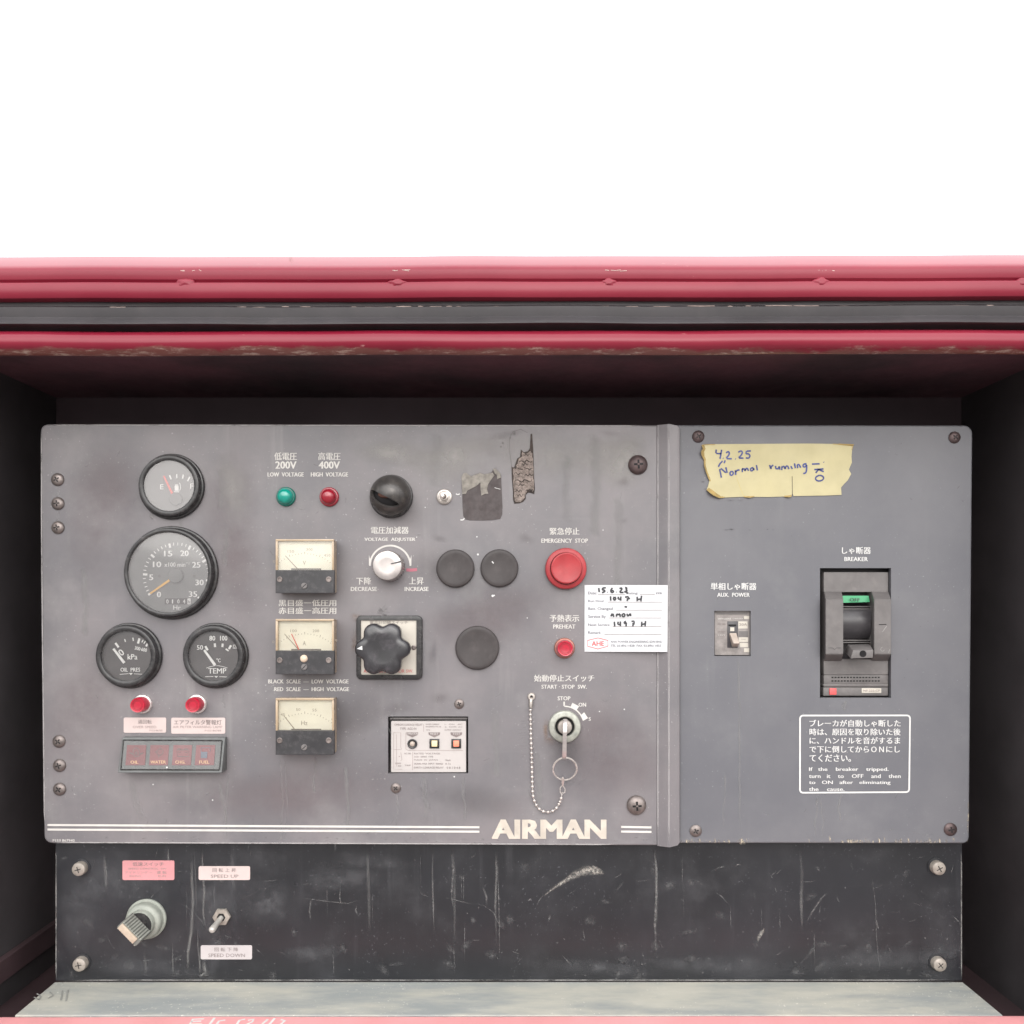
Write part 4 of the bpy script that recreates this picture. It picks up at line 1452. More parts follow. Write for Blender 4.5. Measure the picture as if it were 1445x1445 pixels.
text(d_, [('50', 277.8, 286.6, 910.4, 916.8), ('80', 295.4, 303.8, 897.2, 904), ('100', 310.6, 320.8, 897.2, 904), ('120', 328.8, 335, 909.6, 915.4), ('°C', 305.4, 311.4, 929, 934.6), ('TEMP', 293.6, 319.4, 943, 950.4)], m_dprint, h=h_, bold=0.016)
bm = NB()
needle(bm, cl(1105, 475), cl(1012, 345), 3.8, 3.0, hd + 3)
part('needle', bm, m_dprint, g)

# ------------------------------------------------------------------ analogue meters
MG = 'square analogue meters in a column'


def meter(y0, y1, unit, label, ticks, nums, ndl, redneedle=None, button=False):
    x0, x1 = 388.8, 471.0
    hf = 33
    base = pt(433, (y0 + y1) / 2, 0)
    g = thing('analogue_meter', label, 'meter', base, MG)
    f = lambda t: y0 + (y1 - y0) * t
    ym = f(0.572)
    # yellowed clear cover: a frame round the dial window
    bm = NB()
    fl = pt(x0, y0, hf)
    fr_ = pt(x1, f(1), hf)
    # body (opaque rear)
    boxp(bm, x0 + 0.8, x1 - 0.8, y0 + 1, f(1) - 0.6, 0.2, hf - 9, 0.6)
    part('case', bm, m_meterpl, g)
    bm = NB()
    for (a, b, c_, d_) in ((x0, x1, y0, y0 + 3.0), (x0, x0 + 3.0, y0 + 3.0, ym), (x1 - 2.6, x1, y0 + 3.0, ym)):
        boxp(bm, a, b, c_, d_, hf - 9, hf, 0.5)
    part('window_frame', bm, m_meterpl, g)
    bm = NB()
    flat_poly(bm, [pt(x, y, hf - 7.5) for x, y in rect(x0 + 2.0, y0 + 2.0, x1 - 1.6, ym + 1)])
    dl = part('dial', bm, m_meterface, g)
    h_ = hf - 7.2
    text(dl, [(unit, 429.5 - 2.2 * len(unit), 429.5 + 2.2 * len(unit), f(.40), f(.40) + 6)], m_mink, h=h_)
    bm = NB()
    cxm = 430.0
    cym = f(1.02)
    R = 0.74 * (y1 - y0)
    for k in range(21):
        a = math.radians(133 - 86 * k / 20)
        L = 3.6 if k % 5 == 0 else 1.6
        stroke(bm, [(cxm + R * math.cos(a), cym - R * math.sin(a)), (cxm + (R + L) * math.cos(a), cym - (R + L) * math.sin(a))], 0.7, h_)
    part('tick_marks', bm, m_mink, dl)
    text(dl, [(n_, cxm + (R + 7) * math.cos(math.radians(a)) - 1.5 * len(n_), cxm + (R + 7) * math.cos(math.radians(a)) + 1.5 * len(n_), cym - (R + 7) * math.sin(math.radians(a)) - 1.9, cym - (R + 7) * math.sin(math.radians(a)) + 1.9) for n_, a in nums], m_mink, h=h_)
    bm = NB()
    needle(bm, ndl[0], ndl[1], 1.0, 0.7, hf - 6)
    part('needle', bm, m_mink, g)
    if redneedle:
        bm = NB()
        needle(bm, redneedle[0], redneedle[1], 1.2, 0.9, hf - 5.6)
        part('limit_needle', bm, m_needle_r, g)
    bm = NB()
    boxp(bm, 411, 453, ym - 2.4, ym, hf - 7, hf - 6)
    part('scale_bar', bm, m_greypl, g)  # grey bar along the foot of the dial
    bm = NB()
    flat_poly(bm, [pt(x, y, hf - 1.4) for x, y in rect(x0 + 2.6, y0 + 2.6, x1 - 2.2, ym + 0.4)])
    part('window', bm, m_mglass, g)
    bm = NB()
    boxp(bm, x0, x1, ym, y1, hf - 9, hf + 0.3, 0.6)
    boxp(bm, x0 + 1.2, x1 - 1.2, ym + 0.5, y1 - 0.8, 0.3, hf - 8, 0.3)
    cover = part('lower_cover', bm, m_blackpl, g)
    for sx in (394.8, 463.9):
        c = pt(sx, f(.745), hf + 0.2)
        part('screw', fix(lathe(NB(), c, [(3.9, 0), (3.9, 0.9), (3.2, 1.3), (2.2, 1.2), (1.8, 0.4), (0, 0.3)], 18)), m_screw, g)
    c = pt(429.5, f(.865), hf + 0.2)
    a_ = part('zero_adjuster', fix(lathe(NB(), c, [(4.2, 0), (4.2, 1.4), (3.6, 2.0), (0, 2.0)], 18)), m_greypl, g)
    bm = NB()
    P = [c + Vector((dx, -2.2, dz)) for dx, dz in ((-2.6, -2.0), (2.2, 2.6), (2.8, 2.0), (-2.0, -2.6))]
    hull8(bm, P, [p + Vector((0, .5, 0)) for p in P])
    part('slot', bm, m_hole, a_)
    if button:
        c = pt(429, f(.715), hf + 0.2)
        part('cream_button', fix(lathe(NB(), c, [(5.2, 0), (5.0, 1.6), (4, 3), (2, 3.8), (0, 4)], 22)), M('cream_pin', (0.66, 0.52, 0.40), 0.4), g)
    return g


meter(760.7, 837, 'V', 'cream and black voltmeter, uppermost square meter with a single thin needle', 20, (('0', 133), ('150', 108), ('300', 84), ('450', 60)), ((420, 803), (402.5, 784.2)))
meter(873.4, 951.6, 'A', 'cream and black ammeter with a red needle and a cream button', 20, (('0', 133), ('100', 104), ('200', 76), ('300', 50)), ((421.5, 917), (401.2, 894.5)), ((421.8, 916.8), (411.2, 894.6)), True)
meter(985.2, 1065.2, 'Hz', 'cream and black frequency meter, lowest square meter, marked Hz', 20, (('45', 118), ('50', 98), ('55', 78), ('65', 52)), ((415.5, 1029), (400, 1009.5)))

# ------------------------------------------------------------------ pilot lamps
LG = 'small pilot lamps'


m_copper = M('dull_copper_collar', (0.34, 0.15, 0.12), 0.35, 0.6, var=0.15, scale=120)


def lamp(px, py, label, lens, collar, tall=False, R=13.6, inner=10.4):
    c = pt(px, py, 0)
    g = thing('pilot_lamp', label, 'pilot lamp', c, LG)
    if tall:
        part('collar', fix(lathe(NB(), c, [(R, 0.1), (R, 3), (R - 1, 4.4), (R - 2.4, 4.6), (R - 2.6, 3)], 36)), collar or m_collar, g)
        ln = part('lens', fix(lathe(NB(), c, [(R - 2.4, 2), (R - 2.4, 10), (R - 3, 15), (inner, 19), (inner - 0.8, 20.6), (inner - 2, 20.4), (inner - 3, 19.4), (0, 18.6)], 36)), lens, g)
        bm = NB()
        for k in range(3):
            disc(bm, c + Vector((0, -(20.0 - 0.5 * k), 0)), inner - 2.4 - 1.8 * k, 28, inner - 3.1 - 1.8 * k)
        part('lens_rings', bm, m_redlens_d, ln)
    else:
        part('collar', fix(lathe(NB(), c, [(R, 0.1), (R, 2.6), (R - 1.2, 4.2), (R - 3, 4.4), (R - 3.2, 3)], 36)), collar, g)
        part('lens', fix(lathe(NB(), c, [(R - 2.6, 2), (R - 2.6, 7), (R - 3.4, 10.5), (R - 5.5, 13.4), (R - 8.5, 15), (0, 15.7)], 36)), lens, g)
    return g


lamp(404, 701, 'green pilot lamp under the LOW VOLTAGE lettering', m_greenlens, m_greencollar)
lamp(465, 701.4, 'dark red domed pilot lamp under the HIGH VOLTAGE lettering', m_redlens_d, m_redlens_d)
lamp(202.4, 993, 'red pilot lamp above the over speed sticker', m_redlens, None, True)
lamp(279, 993, 'red pilot lamp above the air filter warning sticker', m_redlens, None, True)
lamp(796.4, 914.4, 'small red preheat lamp below the emergency stop button', m_redlens, m_copper, True, 14.6, 10.8)

# ------------------------------------------------------------------ label stickers under lamps and on the plate
SG = 'printed label stickers'


def sticker(x0, x1, y0, y1, label, mat, lines, ink, h=0.0, tilt=0):
    base = pt((x0 + x1) / 2, (y0 + y1) / 2, h)
    bm = NB()
    slab(bm, rpoly([(x0, y0), (x1, y0 + tilt), (x1, y1 + tilt), (x0, y1)], 2.2), h + 0.05, h + 0.7)
    o = solo('label_sticker', bm, mat, base, label, 'sticker', SG)
    for i, (ls, mt, bo) in enumerate(lines):
        text(o, ls, mt, h=h + 1.0, bold=bo)
    return o


sticker(174.5, 234.4, 1012.6, 1034, 'small pale pink over speed sticker beside a wider sticker', m_sticker,
        [([('過回転', 194.6, 214, 1015.6, 1021.4)], m_ink, 0.0), ([('OVER SPEED', 187.4, 220.6, 1024.2, 1027.6)], m_inkf, 0.0), ([('P153 86788', 211, 229, 1029.6, 1032)], m_inkf, 0.0)], m_ink)
sticker(241.6, 317.8, 1012.8, 1035.4, 'wider pale pink air filter warning sticker, Japanese above English', m_sticker,
        [([('エアフィルタ警報灯', 245.4, 312.6, 1015.8, 1022.8)], m_ink, 0.006), ([('AIR FILTER WARNING LAMP', 243.8, 313.8, 1024.2, 1027.4)], m_inkf, 0.0), ([('P153 86789', 289, 312, 1029.8, 1032.2)], m_inkf, 0.0)], m_ink)
sticker(172.8, 246, 1214.3, 1241.8, 'bright pink speed control sticker above the rotary switch', m_stickerp,
        [([('低速スイッチ', 187, 231, 1216.6, 1222.2)], m_ink, 0.0), ([('SPEED CONTROL  SW', 181, 235, 1224.6, 1227.2), ('アイドリング ー', 176.5, 215, 1229.4, 1233), ('運 転', 221, 235, 1229, 1233.4), ('IDLING', 182.5, 199, 1234.8, 1237.8), ('RUN', 223, 234, 1234.8, 1237.8)], m_inkf, 0.0)], m_ink, HP)
sticker(280.3, 352.8, 1222.4, 1241.8, 'pale pink SPEED UP sticker above the toggle switch', m_sticker,
        [([('回 転 上 昇', 299.8, 333, 1225.2, 1230.6), ('SPEED UP', 297.4, 336.4, 1234.2, 1238.8)], m_ink, 0.0)], m_ink, HP)
sticker(283.2, 355.6, 1334, 1353.8, 'greyish SPEED DOWN sticker below the toggle switch', m_stickerw,
        [([('回 転 下 降', 302.6, 336, 1337, 1342.6), ('SPEED DOWN', 294, 345.6, 1345.6, 1350.6)], m_ink, 0.0)], m_ink, HP)

# ------------------------------------------------------------------ warning light unit (wedge)
base = pt(244, 1066, 0)
g = thing('warning_light_unit', 'wedge-shaped grey warning unit with four red windows under the pink stickers', 'warning unit', base)
cu_ = crop(160, 1030, 8.5)
bm = NB()
fr_ = [pt(*cu_(105, 88), 9), pt(*cu_(1340, 92), 9), pt(*cu_(1300, 516), 22), pt(*cu_(50, 516), 22)]
bk = [Vector((p.x, -0.2, p.z)) for p in fr_]
hull8(bm, fr_, bk, 1.0)
part('housing', bm, m_wunit, g)
hw = lambda y: 9 + (y - 1040.4) / (1090.7 - 1040.4) * 13


def wp(u, v, dh):
    x, y = cu_(u, v)
    return pt(x, y, hw(y) + dh)


bm = NB()
for a, b in (((118, 122), (1300, 128)), ((1300, 128), (1268, 480)), ((1268, 480), (85, 476)), ((85, 476), (118, 122))):
    A, B = wp(*a, 1.1), wp(*b, 1.1)
    d = (B - A).normalized()
    tube(bm, [A, B], 0.9, 6)
part('front_lip', bm, m_case, g)
names = (('OIL', 205, 300), ('WATER', 445, 630), ('CHG.', 742, 862), ('FUEL', 1030, 1150))
for (t_, a, b), (u0, u1) in zip(names, ((158, 395), (440, 668), (715, 945), (988, 1222))):
    bm = NB()
    q = [wp(u0 + 6, 182, 0.7), wp(u1, 182, 0.7), wp(u1 - 16, 424, 0.7), wp(u0 - 14, 424, 0.7)]
    hull8(bm, q, [p + Vector((0, 1.2, 0)) for p in q])
    w_ = part('warning_window', bm, m_window, g)
    x0, y0 = cu_(a, 368)
    x1, y1 = cu_(b, 404)
    text(w_, [(t_, x0, x1, y0, y1)], m_wprint, hf=lambda X, Y: hw(Y) + 1.2, bold=0.01)
    bm = NB()
    hh = lambda P, w=0.8, cl_=False: ribbon(bm, [wp(*p, 1.2) for p in P], w, cl_)
    if t_ == 'OIL':
        hh([(235, 290), (240, 240), (258, 218), (290, 218), (308, 240), (316, 290), (296, 318), (255, 318)], 0.9, True)
        hh([(192, 272), (232, 290)], 1.4)
        hh([(358, 275), (318, 292)], 1.4)
        hh([(272, 262), (262, 290), (280, 298), (286, 286), (276, 262)], 1.0)
    elif t_ == 'WATER':
        hh([(530, 240), (520, 270), (532, 300), (562, 304), (592, 280), (596, 240), (566, 226)], 0.9, True)
        hh([(560, 205), (560, 226)], 1.1)
        hh([(500, 262), (522, 268)], 1.1)
        hh([(548, 304), (540, 332)], 1.1)
        hh([(540, 262), (556, 268), (572, 260)], 0.8)
    elif t_ == 'CHG.':
        hh([(770, 318), (758, 240), (905, 240), (905, 318)], 0.9, True)
        hh([(770, 238), (772, 226), (812, 228)], 0.9)
        hh([(846, 228), (886, 226), (888, 240)], 0.9)
        hh([(778, 268), (804, 268)], 0.8)
        hh([(862, 268), (888, 268)], 0.8)
    else:
        hh([(1052, 340), (1052, 214), (1160, 214), (1160, 262)], 0.9)
        q = [wp(1050, 262, 1.2), wp(1128, 262, 1.2), wp(1124, 338, 1.2), wp(1048, 338, 1.2)]
        bm.faces.new([bm.verts.new(p) for p in q])
    part('symbol', bm, m_greypl if t_ != 'FUEL' else M('blue_grey_symbol', (0.13, 0.15, 0.19), 0.5), w_)
bm = NB()
q = [wp(122, 128, 1.9), wp(1294, 132, 1.9), wp(1264, 474, 1.9), wp(92, 470, 1.9)]
bm.faces.new([bm.verts.new(p) for p in q[::-1]])
part('clear_cover', bm, glass_mat('dusty_cover', 0.05, (0.40, 0.38, 0.38), 0.08, 0.02), g)
bm = NB()
disc(bm, wp(642, 450, 2.1), 1.3, 10)
part('white_dot', bm, m_printr, g)

# ------------------------------------------------------------------ hooded panel lamp (black dome with a slot)
c = pt(552.5, 700.8, 0)
g = thing('hooded_lamp', 'black dome panel lamp with a slanted slot, above the voltage adjuster', 'panel lamp', c)
part('base_ring', fix(lathe(NB(), c, [(30.5, 0.1), (30.5, 3.5), (29.6, 5), (28, 5.4), (27.5, 4)], 48)), m_case, g)
cs = c + Vector((0, -11, 0))
Rs = 28.8
ax = Vector((-0.33, -0.90, -0.31)).normalized()            # centre of the slot
ud = Vector((0.92, 0.0, -0.39))
ud = (ud - ax * ud.dot(ax)).normalized()
vd = ax.cross(ud).normalized()
bm = NB()
prof = [(28.4, 3), (28.8, 11)] + [(Rs * math.cos(math.radians(a)), 11 + Rs * math.sin(math.radians(a)) * 0.92) for a in range(3, 90, 3)] + [(0, 11 + Rs * 0.92)]
lathe(bm, c, prof, 120)
kill = []
for f in bm.faces:
    q = f.calc_center_median() - cs
    d = q.normalized()
    if d.dot(ax) > 0.2:
        u = d.dot(ud) / 0.80
        v = d.dot(vd) / 0.25
        if u * u + v * v < 1:
            kill.append(f)
bmesh.ops.delete(bm, geom=kill, context='FACES')
rim = [e for e in bm.edges if len(e.link_faces) == 1 and (e.verts[0].co - cs).dot(ax) > Rs * 0.3]
for v in {v for e in rim for v in e.verts}:     # press the rim onto a clean ellipse
    d = (v.co - cs).normalized()
    u, w = d.dot(ud) / 0.80, d.dot(vd) / 0.25
    k = math.hypot(u, w)
    if k > 1e-3:
        t = 1 / k
        nd = (ud * (u * t * 0.80) + vd * (w * t * 0.25))
        nd = nd + ax * math.sqrt(max(0.0, 1 - nd.length_squared))
        nd.normalize()
        v.co = cs + Vector((nd.x, nd.y * 0.92, nd.z)) * Rs
ret = bmesh.ops.extrude_edge_only(bm, edges=rim)
for v in ret['geom']:
    if isinstance(v, bmesh.types.BMVert):
        v.co = cs + (v.co - cs) * 0.86
part('hood', fix(bm), M('worn_black_hood', (0.062, 0.057, 0.055), 0.3, 0.35, var=0.3, scale=60, dust=0.35, dustcol=(0.25, 0.22, 0.19)), g, sharp=0.9)
bm = NB()
lathe(bm, c, [(24, 4), (24, 11)] + [(24 * math.cos(math.radians(a)), 11 + 20 * math.sin(math.radians(a))) for a in range(10, 90, 10)] + [(0, 31)], 40)
part('liner', fix(bm), m_hole, g)
bm = NB()
ball(bm, cs + ax * 17 + Vector((0, 0, 6.5)) + ud * 2.5, 8.5, 3, (1.4, 1, 0.8))
part('bulb', bm, m_bulb, g)

# ------------------------------------------------------------------ voltage adjuster knob
c = pt(550.4, 799.4, 0)
g = thing('adjuster_knob', 'silver knurled voltage adjuster knob with a black pointer line', 'knob', c)
bm = lathe(NB(), c, [(20.6, 0.4), (20.8, 1), (20.8, 26), (20.2, 28)], 132, lobes=lambda a, h: 1 + 0.022 * (1 if math.sin(a * 33) > 0 else -1))
part('knurled_skirt', fix(bm), m_alu, g, sharp=0.3)
bm = lathe(NB(), c, [(20.4, 27.6), (19.8, 28.8), (18.6, 29.4), (10, 29.0), (0, 28.6)], 64)
cap = part('cap', fix(bm), m_alu, g)
bm = NB()
needle(bm, (551.5, 795.6), (565.6, 792.4), 1.1, 2.2, 30.0)
part('pointer', bm, m_inkk, g)

# ------------------------------------------------------------------ ammeter selector switch
c = pt(549.6, 913.5, 0)
g = thing('selector_switch', 'black six-lobed knob on a square cream plate, ammeter selector', 'rotary switch', c)
bm = NB()
sheet(bm, rect(503.6, 868.6, 596.4, 958.6), 7, 5.5, 5.4, 1.6, holes=[(509.8, 875.2, 588.2, 951.8)])
part('square_frame', bm, m_case, g)
bm = NB()
slab(bm, rpoly(rect(509.4, 874.8, 588.6, 952.2), 2.5), 0.2, 3.6)
pl = part('name_plate', bm, m_selplate, g)
text(pl, [('電流計切替スイッチ', 521.8, 575.6, 875.9, 880.6)], m_ink, h=4.0)
text(pl, [('AMMETER SELECTOR SW.', 513, 583, 944.6, 949.4)], m_inkr, h=4.0)
part('plate_screw', fix(lathe(NB(), pt(584, 913.6, 3.7), [(3.6, 0), (3.4, 1), (2, 1.6), (1.6, 1.0), (0, 0.9)], 18)), m_screw, g)
ck = pt(544.4, 914.1, 3.6)
lob = lambda a, h: 0.985 + (1.0 if h < 38.1 else 0.45 if h > 38.7 else 0.0) * (0.105 * math.cos(6 * a) - 0.02 * math.cos(12 * a))
bm = lathe(NB(), ck, [(26, 0), (26, 14), (34.2, 17), (35.2, 19), (35.6, 30), (35.0, 34), (33.2, 36.8), (30, 38.0), (24, 38.8), (20, 38.6), (12, 38.3), (0, 38.2)], 96, lobes=lob)
kn = part('lobed_knob', fix(bm), M('glossy_black_bakelite', (0.026, 0.025, 0.028), 0.24, var=0.25, scale=40, dust=0.3, dustcol=(0.2, 0.17, 0.19), coat=0.3), g, sharp=0.9)
bm = NB()
flat_poly(bm, [pt(x, y, 42.6) for x, y in ((503.4, 915.6), (511.0, 911.2), (511.4, 917.2))])
part('white_pointer', bm, m_printr, kn)

# ------------------------------------------------------------------ small toggle switch by the peeled sticker
c = pt(627, 701.2, 0)
g = thing('toggle_switch', 'tiny bright metal toggle switch left of the peeled dark sticker', 'toggle switch', c, 'toggle switches')
part('lock_nut', fix(lathe(NB(), c, [(11, 0.1), (11, 2.2), (10, 3), (8, 3.2), (7.4, 2.4), (6.4, 2.4), (6.2, 6), (5, 6.6), (3.4, 6.4)], 30)), m_nickel, g)
part('lever', tube(NB(), [c + Vector((0, -4, 0.5)), c + Vector((-0.4, -14, -0.5)), c + Vector((-0.9, -22, -1.6)), c + Vector((-1, -24.5, -2)), c + Vector((-1, -25.6, -2.1))], [2.4, 2.8, 3.5, 3.0, 1.4], 14), m_chrome, g)

# ------------------------------------------------------------------ torn sticker remains
u3 = crop(580, 600, 5.558)
base = pt(680, 698, 0)
bm = NB()
slab(bm, [u3(*q) for q in ((398, 400), (410, 380), (430, 372), (470, 400), (540, 372), (575, 384), (630, 372), (645, 345), (665, 340), (690, 366), (706, 392), (712, 520), (718, 640), (716, 700), (700, 735), (640, 745), (560, 748), (460, 746), (425, 738), (410, 712), (404, 640), (402, 540), (396, 480))], 0.05, 0.6)
stk = solo('peeled_sticker', bm, m_gum, base, 'peeled dark square sticker remains with a torn fibrous top, right of the toggle', 'sticker remains')
bm = NB()
slab(bm, [u3(*q) for q in ((396, 404), (412, 378), (430, 372), (470, 402), (540, 374), (575, 386), (640, 372), (655, 392), (630, 425), (606, 460), (596, 500), (606, 536), (580, 538), (552, 552), (545, 500), (544, 448), (512, 478), (470, 498), (440, 515), (430, 538), (402, 540))], 0.6, 1.5)
part('torn_fibre', bm, m_torn, stk)
bm = NB()
slab(bm, [u3(*q) for q in ((642, 340), (668, 344), (700, 378), (704, 410), (676, 422), (672, 388), (656, 380))], 0.6, 1.7)
part('torn_corner', bm, m_torn, stk)
bm = NB()
stroke(bm, [u3(388, 742), u3(405, 745), u3(420, 730)], 1.6, 0.9)
stroke(bm, [u3(352, 538), u3(366, 546), u3(382, 538)], 1.5, 0.9)
stroke(bm, [u3(655, 490), u3(700, 502)], 0.7, 0.9)
part('glue_flecks', bm, m_printr, stk)

base = pt(738, 662, 0)
OUT = ((938, 70), (950, 66), (958, 180), (962, 300), (966, 420), (972, 500), (966, 540), (940, 530), (920, 528), (900, 545), (900, 575), (880, 600), (850, 612), (810, 615), (800, 580), (800, 520), (795, 470), (790, 400), (788, 325), (808, 332), (820, 300), (832, 262), (855, 248), (862, 190), (885, 212), (915, 205), (932, 180), (936, 120))
bm = NB()
slab(bm, [u3(*q) for q in OUT], 0.05, 0.9)
foam = solo('torn_foam_strip', bm, m_foamd, base, 'ragged brown strip of torn foam tape at the top of the control panel', 'foam residue')
rng = random.Random(9)
bm = NB()
IN = [(940, 200), (952, 230), (958, 300), (962, 420), (966, 500), (955, 524), (925, 512), (900, 530), (890, 575), (858, 600), (815, 602), (808, 545), (806, 480), (802, 400), (798, 345), (822, 336), (836, 300), (848, 262), (868, 246), (872, 212), (890, 222), (916, 216)]
OUT2 = []
for a_, b_ in zip(IN, IN[1:] + IN[:1]):
    for t in range(4):
        OUT2.append((a_[0] + (b_[0] - a_[0]) * t / 4 + rng.uniform(-4, 4), a_[1] + (b_[1] - a_[1]) * t / 4 + rng.uniform(-4, 4)))
slab(bm, [u3(*q) for q in OUT2], 0.9, 2.0)
part('foam_layer', bm, m_foam, foam)
bm = NB()
for v0, ua, ub, w in ((232, 880, 940, 1.0), (285, 846, 952, 2.0), (305, 868, 920, 1.2), (342, 812, 958, 1.8), (378, 806, 880, 1.2), (392, 890, 958, 1.6), (436, 812, 950, 1.7), (470, 830, 900, 1.0), (515, 812, 870, 1.2), (512, 900, 955, 2.4), (550, 822, 880, 1.0)):
    n = 16
    ribbon(bm, [pt(*u3(ua + (ub - ua) * i / n, v0 + 7 * math.sin(i * 0.9 + v0) + rng.uniform(-5, 5)), 2.15) for i in range(n + 1)], w, taper=True)
part('foam_cracks', bm, m_foamd, foam)
bm = NB()
for k in range(26):
    u, v = rng.uniform(812, 952), rng.uniform(300, 520)
    ball(bm, pt(*u3(u, v), 2.0), rng.uniform(0.5, 1.3), 1, (1.3, 0.7, 1))
part('foam_crumbs', bm, m_foam, foam)

# ------------------------------------------------------------------ blank plugs
PG = 'black rubber blanking plugs'


def plug(px, py, R, label, line=None):
    c = pt(px, py, 0)
    bm = lathe(NB(), c, [(R, 0.1), (R, 3.4), (R - 0.8, 4.8), (R - 2.2, 5.5), (R - 6, 5.6), (R - 8, 5.2), (0, 4.9)], 56)
    o = solo('blanking_plug', fix(bm), m_plug, c, label, 'blanking plug', PG)
    return o


plug(642.8, 802.3, 26.8, 'black round blanking plug, nearer the voltage adjuster of the small pair')
p2 = plug(704.7, 801.9, 26.7, 'black round blanking plug with a white scratch, nearer the red stop button')
bm = NB()
stroke(bm, [(694.2, 792.2), (696.6, 795)], 1.6, 5.9)
part('white_scratch', bm, m_printr, p2)
plug(673.6, 914, 30.9, 'largest black blanking plug, alone above the relay window')

# ------------------------------------------------------------------ emergency stop
c = pt(798.2, 802.6, 0)
g = thing('emergency_stop_button', 'big red round emergency stop button above the white service card', 'push button', c)
part('collar', fix(lathe(NB(), c, [(28.8, 0.1), (29, 1), (29, 7), (28, 9.6), (25.4, 11), (22.6, 11.2), (22.2, 8)], 64)), m_estop, g)
part('push_cap', fix(lathe(NB(), c, [(21.8, 8), (21.8, 17.2), (21.2, 18.6), (19.8, 19.2), (17, 18.4), (9, 17.2), (0, 16.8)], 64)), m_estop, g)

# ------------------------------------------------------------------ earth leakage relay in the window
base = pt(605, 1052, -6)
g = thing('leakage_relay', 'white faced relay with three small buttons inside the rectangular window', 'relay', base)
part('housing', boxp(NB(), 549.8, 659.4, 1014.0, 1091.2, -22, -8.5, 0.6), m_case, g)
part('top_rim', boxp(NB(), 549.8, 659.8, 1012.6, 1015.2, -22, -4.2, 0.3), m_greypl, g)
bm = NB()
slab(bm, rpoly(rect(552, 1017.6, 657.6, 1089.6), 1), -9, -3.6)
pl = part('face_plate', bm, m_relayplate, g)
ce = crop(550, 1010, 12.565)
HR = -3.3
L_ = []
for (s_, a, b, y0, y1) in (('OMRON LEAKAGE RELAY', 80, 580, 140, 176), ('TYPE  AGD-N', 180, 470, 208, 250), ('RATED CURRENT', 640, 880, 140, 164), ('INOPERATIVE 30', 640, 910, 184, 206), ('TIME', 640, 715, 244, 262), ('1:  ON   AC', 975, 1290, 140, 164), ('2:  COM  AC', 975, 1290, 186, 210), ('OUTPUT  CONTACT', 970, 1270, 240, 264),
                          ('RATED VOLTAGE', 432, 890, 656, 684), ('AGD  SERIES  TYPE', 432, 770, 714, 740), ('MADE  IN  JAPAN', 432, 850, 772, 802), ('30mA', 985, 1080, 772, 802), ('SIGNAL MAX  INPUT  RANGE', 432, 945, 836, 866), ('0.1s', 985, 1080, 836, 866), ('EARTH LEAKAGE RELAY', 430, 955, 902, 936), ('0 8 1 0 4 8', 1010, 1250, 902, 942),
                          ('AC IN', 255, 370, 656, 684), ('TRIP', 262, 372, 868, 890), ('200', 90, 200, 830, 856), ('400', 140, 205, 878, 904)):
    x0, ya = ce(a, y0)
    x1, yb = ce(b, y1)
    L_.append((s_, x0, x1, ya, yb))
text(pl, L_, m_ink, h=HR, bold=0.01)
bm = NB()
for P in ([(285, 300), (285, 590), (330, 615), (1300, 615)], [(405, 640), (405, 965)], [(600, 150), (600, 285)], [(70, 300), (70, 950), (220, 950)], [(70, 300), (195, 300), (195, 560), (210, 600)], [(120, 330), (120, 900)], [(70, 600), (195, 600)], [(195, 650), (215, 780), (190, 800)]):
    ribbon(bm, [pt(*ce(*p), HR) for p in P], 0.5)
disc(bm, pt(*ce(170, 722), HR), 0.8, 8)
part('diagram_lines', bm, m_inkf, pl)
for (u, t_) in ((400, ''), (790, 'RESET'), (1180, 'TEST')):
    bm = NB()
    flat_poly(bm, [pt(*ce(*q), HR + 0.05) for q in ((u - 105, 295), (u + 105, 295), (u + 98, 338), (u, 384), (u - 98, 338))])
    tg = part('button_tag', bm, m_ink, pl)
    x0, ya = ce(u - 70, 302)
    x1, yb = ce(u + 70, 336)
    text(tg, [(t_ or 'OPERATION', x0 - (2 if not t_ else 0), x1 + (2 if not t_ else 0), ya, yb)], m_relayplate, h=HR + 0.4, bold=0.02)
c = pt(*ce(402, 497), -3.5)
b_ = part('indicator', fix(lathe(NB(), c, [(7, 0), (7, 1.6), (6, 2), (4.2, 1.6), (4, 0.8)], 28)), m_case, g)
part('indicator_lens', fix(lathe(NB(), c, [(3.8, 0.8), (3.2, 2.6), (1.6, 3.6), (0, 3.8)], 20)), m_taupe, b_)
for u, mt, nm in ((791, m_creambtn, 'reset_button'), (1178, m_orangebtn, 'test_button')):
    x, y = ce(u, 496)
    b_ = part(nm, boxp(NB(), x - 6.9, x + 6.9, y - 6.7, y + 6.7, -3.6, -1.8, 0.3), m_case, g)
    part('push_cap', boxp(NB(), x - 4.0, x + 4.0, y - 4.2, y + 4.2, -1.9, 0.6, 0.5), mt, b_)

